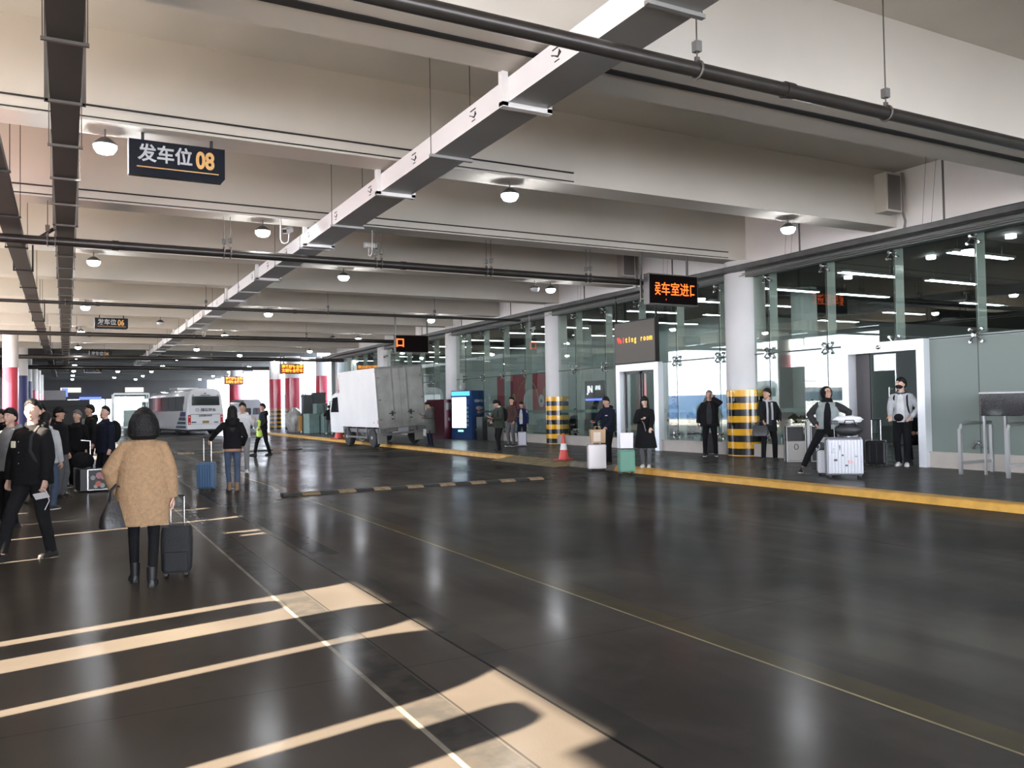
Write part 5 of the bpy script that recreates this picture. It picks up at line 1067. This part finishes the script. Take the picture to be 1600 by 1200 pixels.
# platform people
r, j = person((12.66, 30.3, PZ), 186, 1.77, 'person in a long grey coat looking at a phone behind the box truck', LGREY, .50, 1.1, NV, SHB, feet=((-.1, .02), (.1, 0)), lean=.08, R=dict(PH), L=dict(PHL), hp=-28, hood='down', flare=1.08)
phone(wp_(r, (.03, .42, 1.24)), (radians(35), 0, radians(96)), 'phone held by the person in the long grey coat')
r, j = person((12.75, 24.6, PZ), 188, 1.76, 'person in a green black padded jacket with light collar looking at a phone', OL, .80, 1.18, BK, SHB, feet=((-.09, .10), (.09, -.08)), lean=.06, R=dict(PH), L=dict(PHL), hp=-32, hood='down', flare=1.05)
MB().tube([j['up']((.085 * cos(a), .07 * sin(a) - .01, 1.50)) for a in [2 * pi * k / 14 for k in range(15)]], .022, 8).build('fur_collar', LG, r, smooth=True)
backpack(r, j, BK)
phone(wp_(r, (.03, .42, 1.24)), (radians(35), 0, radians(98)), 'phone held by the person in the green black padded jacket')
person((13.6, 26.3, PZ), 150, 1.74, 'person mostly hidden behind the green black padded jacket', BK, .82, 1.1, BK, SHB, L=dict(t=(-.2, .2, 1.0)), hp=-10)
person((15.0, 27.9, PZ), 200, 1.86, 'person in a brown jacket and grey trousers beside the lilac grey suitcase', BR, .86, 1.05, DG, SHB, SOLE, feet=((-.1, .0), (.1, .05)), R=dict(t=(.20, .12, .95)), L=dict(t=(-.2, .1, .9)), yaw=15)
r, j = person((15.5, 28.0, PZ), 225, 1.70, 'person in navy and white school tracksuit looking at a phone by the red poster', NAVB, .84, 1.15, NV, SHB, SOLE, feet=((-.14, .0), (.12, .02)), R=dict(PH), L=dict(t=(-.26, .12, .86)), hp=-25, inner=WHc, hair='short')
phone(wp_(r, (.06, .43, 1.24)), (radians(30), 0, radians(135)), 'phone held by the person in the navy and white tracksuit')
for s_ in (-1, 1): MB().tube([j['up']((s_ * .205, .05, 1.40)), j['up']((s_ * .235, .06, 1.30))], .016, 6).build('sleeve_stripe', WHc, r)
r, j = person((12.25, 17.6, PZ), 200, 1.72, 'person in black hooded jacket holding a phone out beside the pale suitcase', NV, .84, 1.16, BK, SHB, feet=((-.1, .06), (.1, -.06)), R=dict(t=(.10, .46, 1.08), e=(.4, -.4, -1), n=(0, -.3, 1), d=(0, 1, .1)), L=dict(t=(-.14, .28, .98), e=(-1, -.4, -.2), n=(0, 0, -1), d=(0, .8, -.6)), hp=-18, hood='down')
phone(wp_(r, (.09, .60, 1.13)), (radians(10), 0, radians(110)), 'phone held out by the person beside the pale suitcase')
MB().box(j['up']((-.08, .155, 1.27)), (.07, .012, .02)).build('chest_logo', WHc, r)
r, j = person((12.35, 16.15, PZ), 222, 1.70, 'person with long dark hair in a long black coat beside the mint green suitcase', BK, .48, 1.12, DG, SHW, SOLE, hair='long', feet=((-.08, .02), (.07, .0)), flare=1.35, R=dict(t=(.04, .28, 1.20), e=(.8, -.2, -1), n=(0, -.4, 1), d=(-.7, .6, .1)), L=dict(t=(-.20, .40, .92), e=(-.8, -.5, -.2), n=(0, 0, -1)), hp=-22, body_skin='p', near=False)
MB().tube([j['up']((.10, .14, 1.20)), j['up']((.0, .20, 1.10)), j['up']((-.05, .20, .9))], .012, 6).build('bag_strap', mat('strap_grey', (.2, .2, .2), .5), r, smooth=True)
r, j = person((16.3, 18.3, PZ), 225, 1.87, 'person in an open black suit making a phone call left of the thickest pillar', BK, .80, 1.28, BK, SHB, SOLE, feet=((-.15, .0), (.13, .08)), L=dict(t=(-.10, .16, 1.55), e=(-1, .2, -.8), n=(1, -.3, 0), d=(.1, -.15, 1), c=.5), R=dict(t=(.30, .0, .90)), inner=CH, hair='crop', hm=hair_g, flare=1.08)
phone(wp_(r, (-.098, .09, 1.62)), (radians(75), radians(80), radians(135)), 'phone held to the ear by the person in the black suit')
r, j = person((16.15, 15.9, PZ), 238, 1.86, 'person in a black coat with grey collar looking left beside the thickest pillar', BK2, .72, 1.1, BK, SHB, feet=((-.15, .0), (.14, .04)), R=dict(t=(.20, .36, .98), e=(.9, -.4, -.3)), L=dict(t=(-.24, .14, .98)), yaw=-62, inner=CH, flare=1.04)
MB().tube([j['up']((.095 * cos(a), .085 * sin(a) - .01, 1.485 - .03 * sin(a))) for a in [2 * pi * k / 16 for k in range(17)]], .026, 8).build('grey_collar', LG, r, smooth=True)
MB().tube([j['up']((-.06, .15, 1.42)), j['up']((-.07, .165, 1.2)), j['up']((-.07, .16, 1.0))], .026, 6).build('grey_lapel', LG, r, smooth=True)
MB().tube([j['up']((.05, .12, 1.47)), j['up']((.045, .165, 1.25)), j['up']((.05, .16, .9))], .026, 6).build('grey_lapel', LG, r, smooth=True)
r, j = person((14.38, 12.46, PZ), 222, 1.84, 'person in black hood and glasses with grey and black jacket leaning by the silver suitcase', RB, .90, 1.22, BK, SHB, SOLE, feet=((.16, .0), (.0, .10)) if 0 else ((-.10, -.02), (.52, .12)), hair=None, hood='up', inner=BK, sleeve=CH, glasses=True, L=dict(t=(-.38, .10, 1.00), e=(-1, -.2, -.3)), R=dict(t=(.22, .06, .98), e=(1, -.6, 0)), yaw=28, hipz=.88, roll=-.03, hp=8, near=False)
r, j = person((17.05, 12.62, PZ), 205, 2.02, 'person with black face mask, grey jacket and white shirt standing in the open doorway', LG, .90, 1.08, BK, SHW, SOLE, feet=((-.08, .06), (.08, -.02)), R=dict(t=(.14, .40, .98), e=(.7, -.6, -.4), n=(0, 0, -1)), L=dict(t=(-.20, .16, .98), e=(-1, -.5, 0)), inner=WHc, mask=True, body_skin='p', yaw=-35)
MB().tube([j['up']((.085 * cos(a), .075 * sin(a), 1.475 - .035 * sin(a))) for a in [2 * pi * k / 14 for k in range(15)]], .024, 8).build('neck_headphones', blk, r, smooth=True); backpack(r, j, BK)
MB().ell(j['up']((.03, .16, .97)), (.09, .05, .08), None, 14, 9).build('waist_bag', BK, r, smooth=True)
person((14.35, 50.5, PZ), 82, 1.77, 'distant person in black top and grey trousers working at the green crates', BK, .86, 1.1, DG, SHW, SOLE, feet=((-.18, 0), (.16, .03)), L=dict(t=(-.2, .35, 1.1)), R=dict(t=(.3, .3, 1.1)), eyes=False, lean=.15, hp=-15)
# people inside
person((18.55, 13.35, PZ), 215, 1.75, 'seated person in black with a white cap inside the open doorway', BK, .82, 1.12, BK, SHB, cap=WHc, hipz=.50, seat=True, feet=((-.12, .42), (.12, .42)), L=dict(t=(-.1, .34, .72)), R=dict(t=(.1, .34, .72)), hp=-10)
person((21.2, 13.7, PZ), 250, 1.75, 'dark seated person deep inside the open doorway', CH, .82, 1.1, BK, SHB, hipz=.50, seat=True, feet=((-.12, .42), (.12, .42)), L=dict(t=(-.1, .34, .7)), R=dict(t=(.1, .34, .7)))
person((18.9, 23.0, PZ), 200, 1.8, 'person in dark clothes standing behind the closed glass door', BK, .84, 1.1, BK, SHB)
person((19.6, 30.6, PZ), 220, 1.75, 'dark seated person behind the glass left of the second striped pillar', BK, .82, 1.12, BK, SHB, hipz=.50, seat=True, feet=((-.12, .42), (.12, .42)), L=dict(t=(-.1, .34, .7)), R=dict(t=(.1, .34, .7)))
person((18.9, 18.9, PZ), 200, 1.75, 'dark seated person behind the glass near the man making a phone call', BK, .82, 1.12, BK, SHB, hipz=.50, seat=True, feet=((-.12, .42), (.12, .42)), L=dict(t=(-.1, .34, .7)), R=dict(t=(.1, .34, .7)))
# crowd at left
r, j = person((-.34, 11.05, 0), 225, 1.80, 'person in black jacket with pale chest badge facing left at the front of the queue', BK, .82, 1.28, BK2, SHB, feet=((-.12, -.14), (.12, .30)), near=True, yaw=28, hp=0, R=dict(t=(.30, .04, .86), e=(1, -.5, 0)), L=dict(t=(-.28, .10, .83), e=(-.8, -.6, 0), n=(1, 0, 0)), hair='crop', hood='down', tw=1.0, body_skin='p')
MB().box(j['up']((.09, .168, 1.27)), (.055, .02, .075)).build('chest_badge', mat('badge_cream', (.65, .62, .45), .7), r, bevel=.008); MB().box(j['up']((.10, .165, 1.44)), (.03, .01, .012)).build('chest_logo', WHc, r)
for z in (1.30, 1.18, 1.06): MB().ell(j['up']((.02, .165, z)), (.007, .005, .007)).build('snap_button', chrome, r)
MB().tube([j['up']((-.10, -.1, 1.43)), j['up']((-.11, .02, 1.465)), j['up']((-.125, .135, 1.36)), j['up']((-.13, .155, 1.2)), j['up']((-.17, .08, 1.02))], .02, 8, flat=.6).build('backpack_strap', CH, r, smooth=True)
tk1 = MB().box((0, 0, 0), (.15, .085, .008)).build('ticket', wp, label='white ticket and phone held by the person with the pale chest badge', cat='ticket'); tk1.location = wp_(r, (-.28, .15, .71)); tk1.rotation_euler = (radians(50), radians(10), radians(160))
wc = MB().tube([wp_(r, q) for q in ((-.28, .13, .78), (-.36, .16, .76), (-.40, .16, .66), (-.34, .16, .56))], .005, 6).build('charging_cable', wp, smooth=True, label='thin white cable dangling from the hand of the person with the badge', cat='cable')
crowd = [
 ((-.93, 10.3, 0), 100, 1.80, 'person in a dark green padded coat seen from behind at the left edge', OL, .70, 1.3, BK, 'short', dict(hood='down', eyes=False, near=True)),
 ((-1.12, 11.6, 0), 110, 1.76, 'person in black with white shoes partly cut by the left edge', BK2, .8, 1.2, BK, 'short', dict(eyes=False, hood='down', shoes=SHW, sole=SOLE)),
 ((-.72, 14.2, 0), 215, 1.72, 'person with light grey hood and pale face just left of the badge wearer', GR, .84, 1.1, BK, 'short', dict(yaw=20, hood='down', body_skin='p')),
 ((-1.05, 15.4, 0), 200, 1.72, 'person with pale face behind the green padded coat', BK, .84, 1.1, BK, 'short', dict(yaw=20)),
 ((-.42, 17.8, 0), 230, 1.82, 'person with short hair facing forward, head just right of the badge wearer', BK, .84, 1.1, BK, 'short', dict(yaw=10, body_skin='p')),
 ((-.30, 16.4, 0), 60, 1.66, 'person in a light grey hoodie with a black backpack seen from behind', LG, .84, 1.12, JE, 'short', dict(hood='down', eyes=False, shoes=SHB, sole=SOLE)),
 ((-.12, 18.6, 0), 330, 1.76, 'person in a black cap facing right in the middle of the queue', BK, .84, 1.12, DG, 'short', dict(cap=BK, yaw=0, hood='down')),
 ((.22, 21.0, 0), 235, 1.70, 'person with grey brown hair and black sweater with small chest print', BK, .84, 1.15, BK, 'short', dict(hm=hair_g, body_skin='p', shoes=SHB, sole=SOLE)),
 ((.52, 22.8, 0), 200, 1.84, 'person in black with white cords standing behind the grey haired one', BK2, .84, 1.12, BK, 'short', dict(hood='down')),
 ((.75, 19.9, 0), 205, 1.78, 'stout person in black with a backpack bulging behind, right end of the queue', NV, .78, 1.3, BK, 'crop', dict(yaw=15, body_skin='p')),
 ((.95, 26.5, 0), 170, 1.70, 'far small person between the backpacked man and the coach', BK, .84, 1.1, BK, 'short', {}),
 ((-1.5, 18.0, 0), 190, 1.75, 'person with dark hair deep in the queue under the red pillar', CH, .84, 1.1, BK, 'short', {}),
 ((-1.25, 21.5, 0), 200, 1.74, 'person deep in the queue beneath the navy banner', BK, .84, 1.1, BK, 'short', dict(body_skin='p')),
]
for q in crowd:
    r, j = person(q[0], q[1], q[2], q[3], q[4], q[5], q[6], q[7], hair=q[8], **{**dict(shoes=SHB), **q[9]})
    if 'backpack' in q[3] and 'backpacked' not in q[3]: backpack(r, j, BK)
    if 'white cords' in q[3]: MB().tube([j['up']((-.04, .14, 1.44)), j['up']((-.045, .16, 1.28))], .006, 5).build('hood_cord', WHc, r); MB().tube([j['up']((.04, .14, 1.44)), j['up']((.045, .16, 1.30))], .006, 5).build('hood_cord', WHc, r)
bb_ = empty('travel_bag', (.30, 20.0, 0), 0, 'black travel bag and frame standing in front of the stout person', 'bag')
MB().ell((0, 0, .62), (.24, .16, .2), seg=18, rg=10).build('bag_body', BK, bb_, smooth=True); MB().bb(-.16, .16, -.1, .1, .03, .5).build('case_body', blk, bb_); MB().tube([(.16, 0, .5), (.16, 0, 1.05), (-.02, 0, 1.07)], .01, 6).build('pull_tube', chrome, bb_, smooth=True)
# ------------------------------------------------------------ outside the left edge: unseen boxes and panels added to shape sun and bounce
blocker_m = mat('blocker_panel', (.10, .11, .12), .7)
def blocker(c0, c1, X=-2.2, top=3.15, rnd=.5, d=.5):  # unseen round-topped box, added to cut the sun into floor streaks
    y0, y1 = c0 + .21 * X, c1 + .21 * X; w_ = y1 - y0; rr_ = min(rnd, w_ * .45)
    pr = [(y0, 0)] + [(y0 + rr_ * (1 - cos(a)) * .6, top - rr_ * (1 - sin(a)) * 1.0) for a in [pi / 2 * k / 6 for k in range(7)]] + [(y1 - rr_ * (1 - cos(a)) * .6, top - rr_ * (1 - sin(a))) for a in [pi / 2 * k / 6 for k in range(6, -1, -1)]] + [(y1, 0)]
    mb = MB(); sh_ = -.0
    mb.loft([[(X, y, z) for y, z in pr], [(X - d, y - .21 * d, z) for y, z in pr]])
    return mb.build('sun_blocker', blocker_m, kind='structure')
blocker(2.0, 3.25, rnd=.5, top=2.6); blocker(3.32, 3.70, rnd=.5, top=2.95); blocker(3.64, 3.92, rnd=.2, top=2.52); blocker(4.04, 5.42, rnd=1.2); blocker(5.54, 6.32, rnd=1.0, top=3.1); blocker(6.66, 7.05, rnd=.3, top=2.54); blocker(7.20, 10.90, rnd=.3)
blocker(10.90, 10.95, rnd=.02, top=2.70); blocker(11.01, 11.40, rnd=.05, top=2.70); MB().bb(-2.7, -2.2, 10.90 - .46, 11.0 - .46, 1.6, 2.7).build('gap_blocker', blocker_m, kind='structure'); blocker(11.38, 12.86, rnd=.1); blocker(12.95, 14.42); blocker(14.52, 16.15); blocker(16.22, 30, rnd=.3)  # lower tops let sun reach a head; added bar shades the torso
fabm = bpy.data.materials.new('red_tint_fabric'); fabm.use_nodes = True; nt = fabm.node_tree; nt.nodes.clear(); o_ = nt.nodes.new('ShaderNodeOutputMaterial'); d_ = nt.nodes.new('ShaderNodeBsdfDiffuse'); t_ = nt.nodes.new('ShaderNodeBsdfTranslucent'); m_ = nt.nodes.new('ShaderNodeMixShader')
d_.inputs[0].default_value = (.6, .03, .04, 1); t_.inputs[0].default_value = (.75, .03, .04, 1); m_.inputs[0].default_value = .5; nt.links.new(d_.outputs[0], m_.inputs[1]); nt.links.new(t_.outputs[0], m_.inputs[2]); nt.links.new(m_.outputs[0], o_.inputs[0])
for y0, y1, z0 in ((14.0, 17.2, 2.2), (34.7, 36.6, .6)):  # unseen panels, added to tint the ceiling red and mirror in the glass
    MB().bb(-3.9, -3.86, y0, y1, z0, 4.9 if z0 > 1 else 3.7).build('unseen_red_panel', fabm if z0 > 1 else mat('maroon_board', (.16, .02, .03), .5), kind='structure'); MB().cyl((-3.88, y0, 4.9), (-3.88, y0, 5.7), .02).cyl((-3.88, y1, 4.9), (-3.88, y1, 5.7), .02).build('unseen_panel_rod', rod_m, kind='structure')
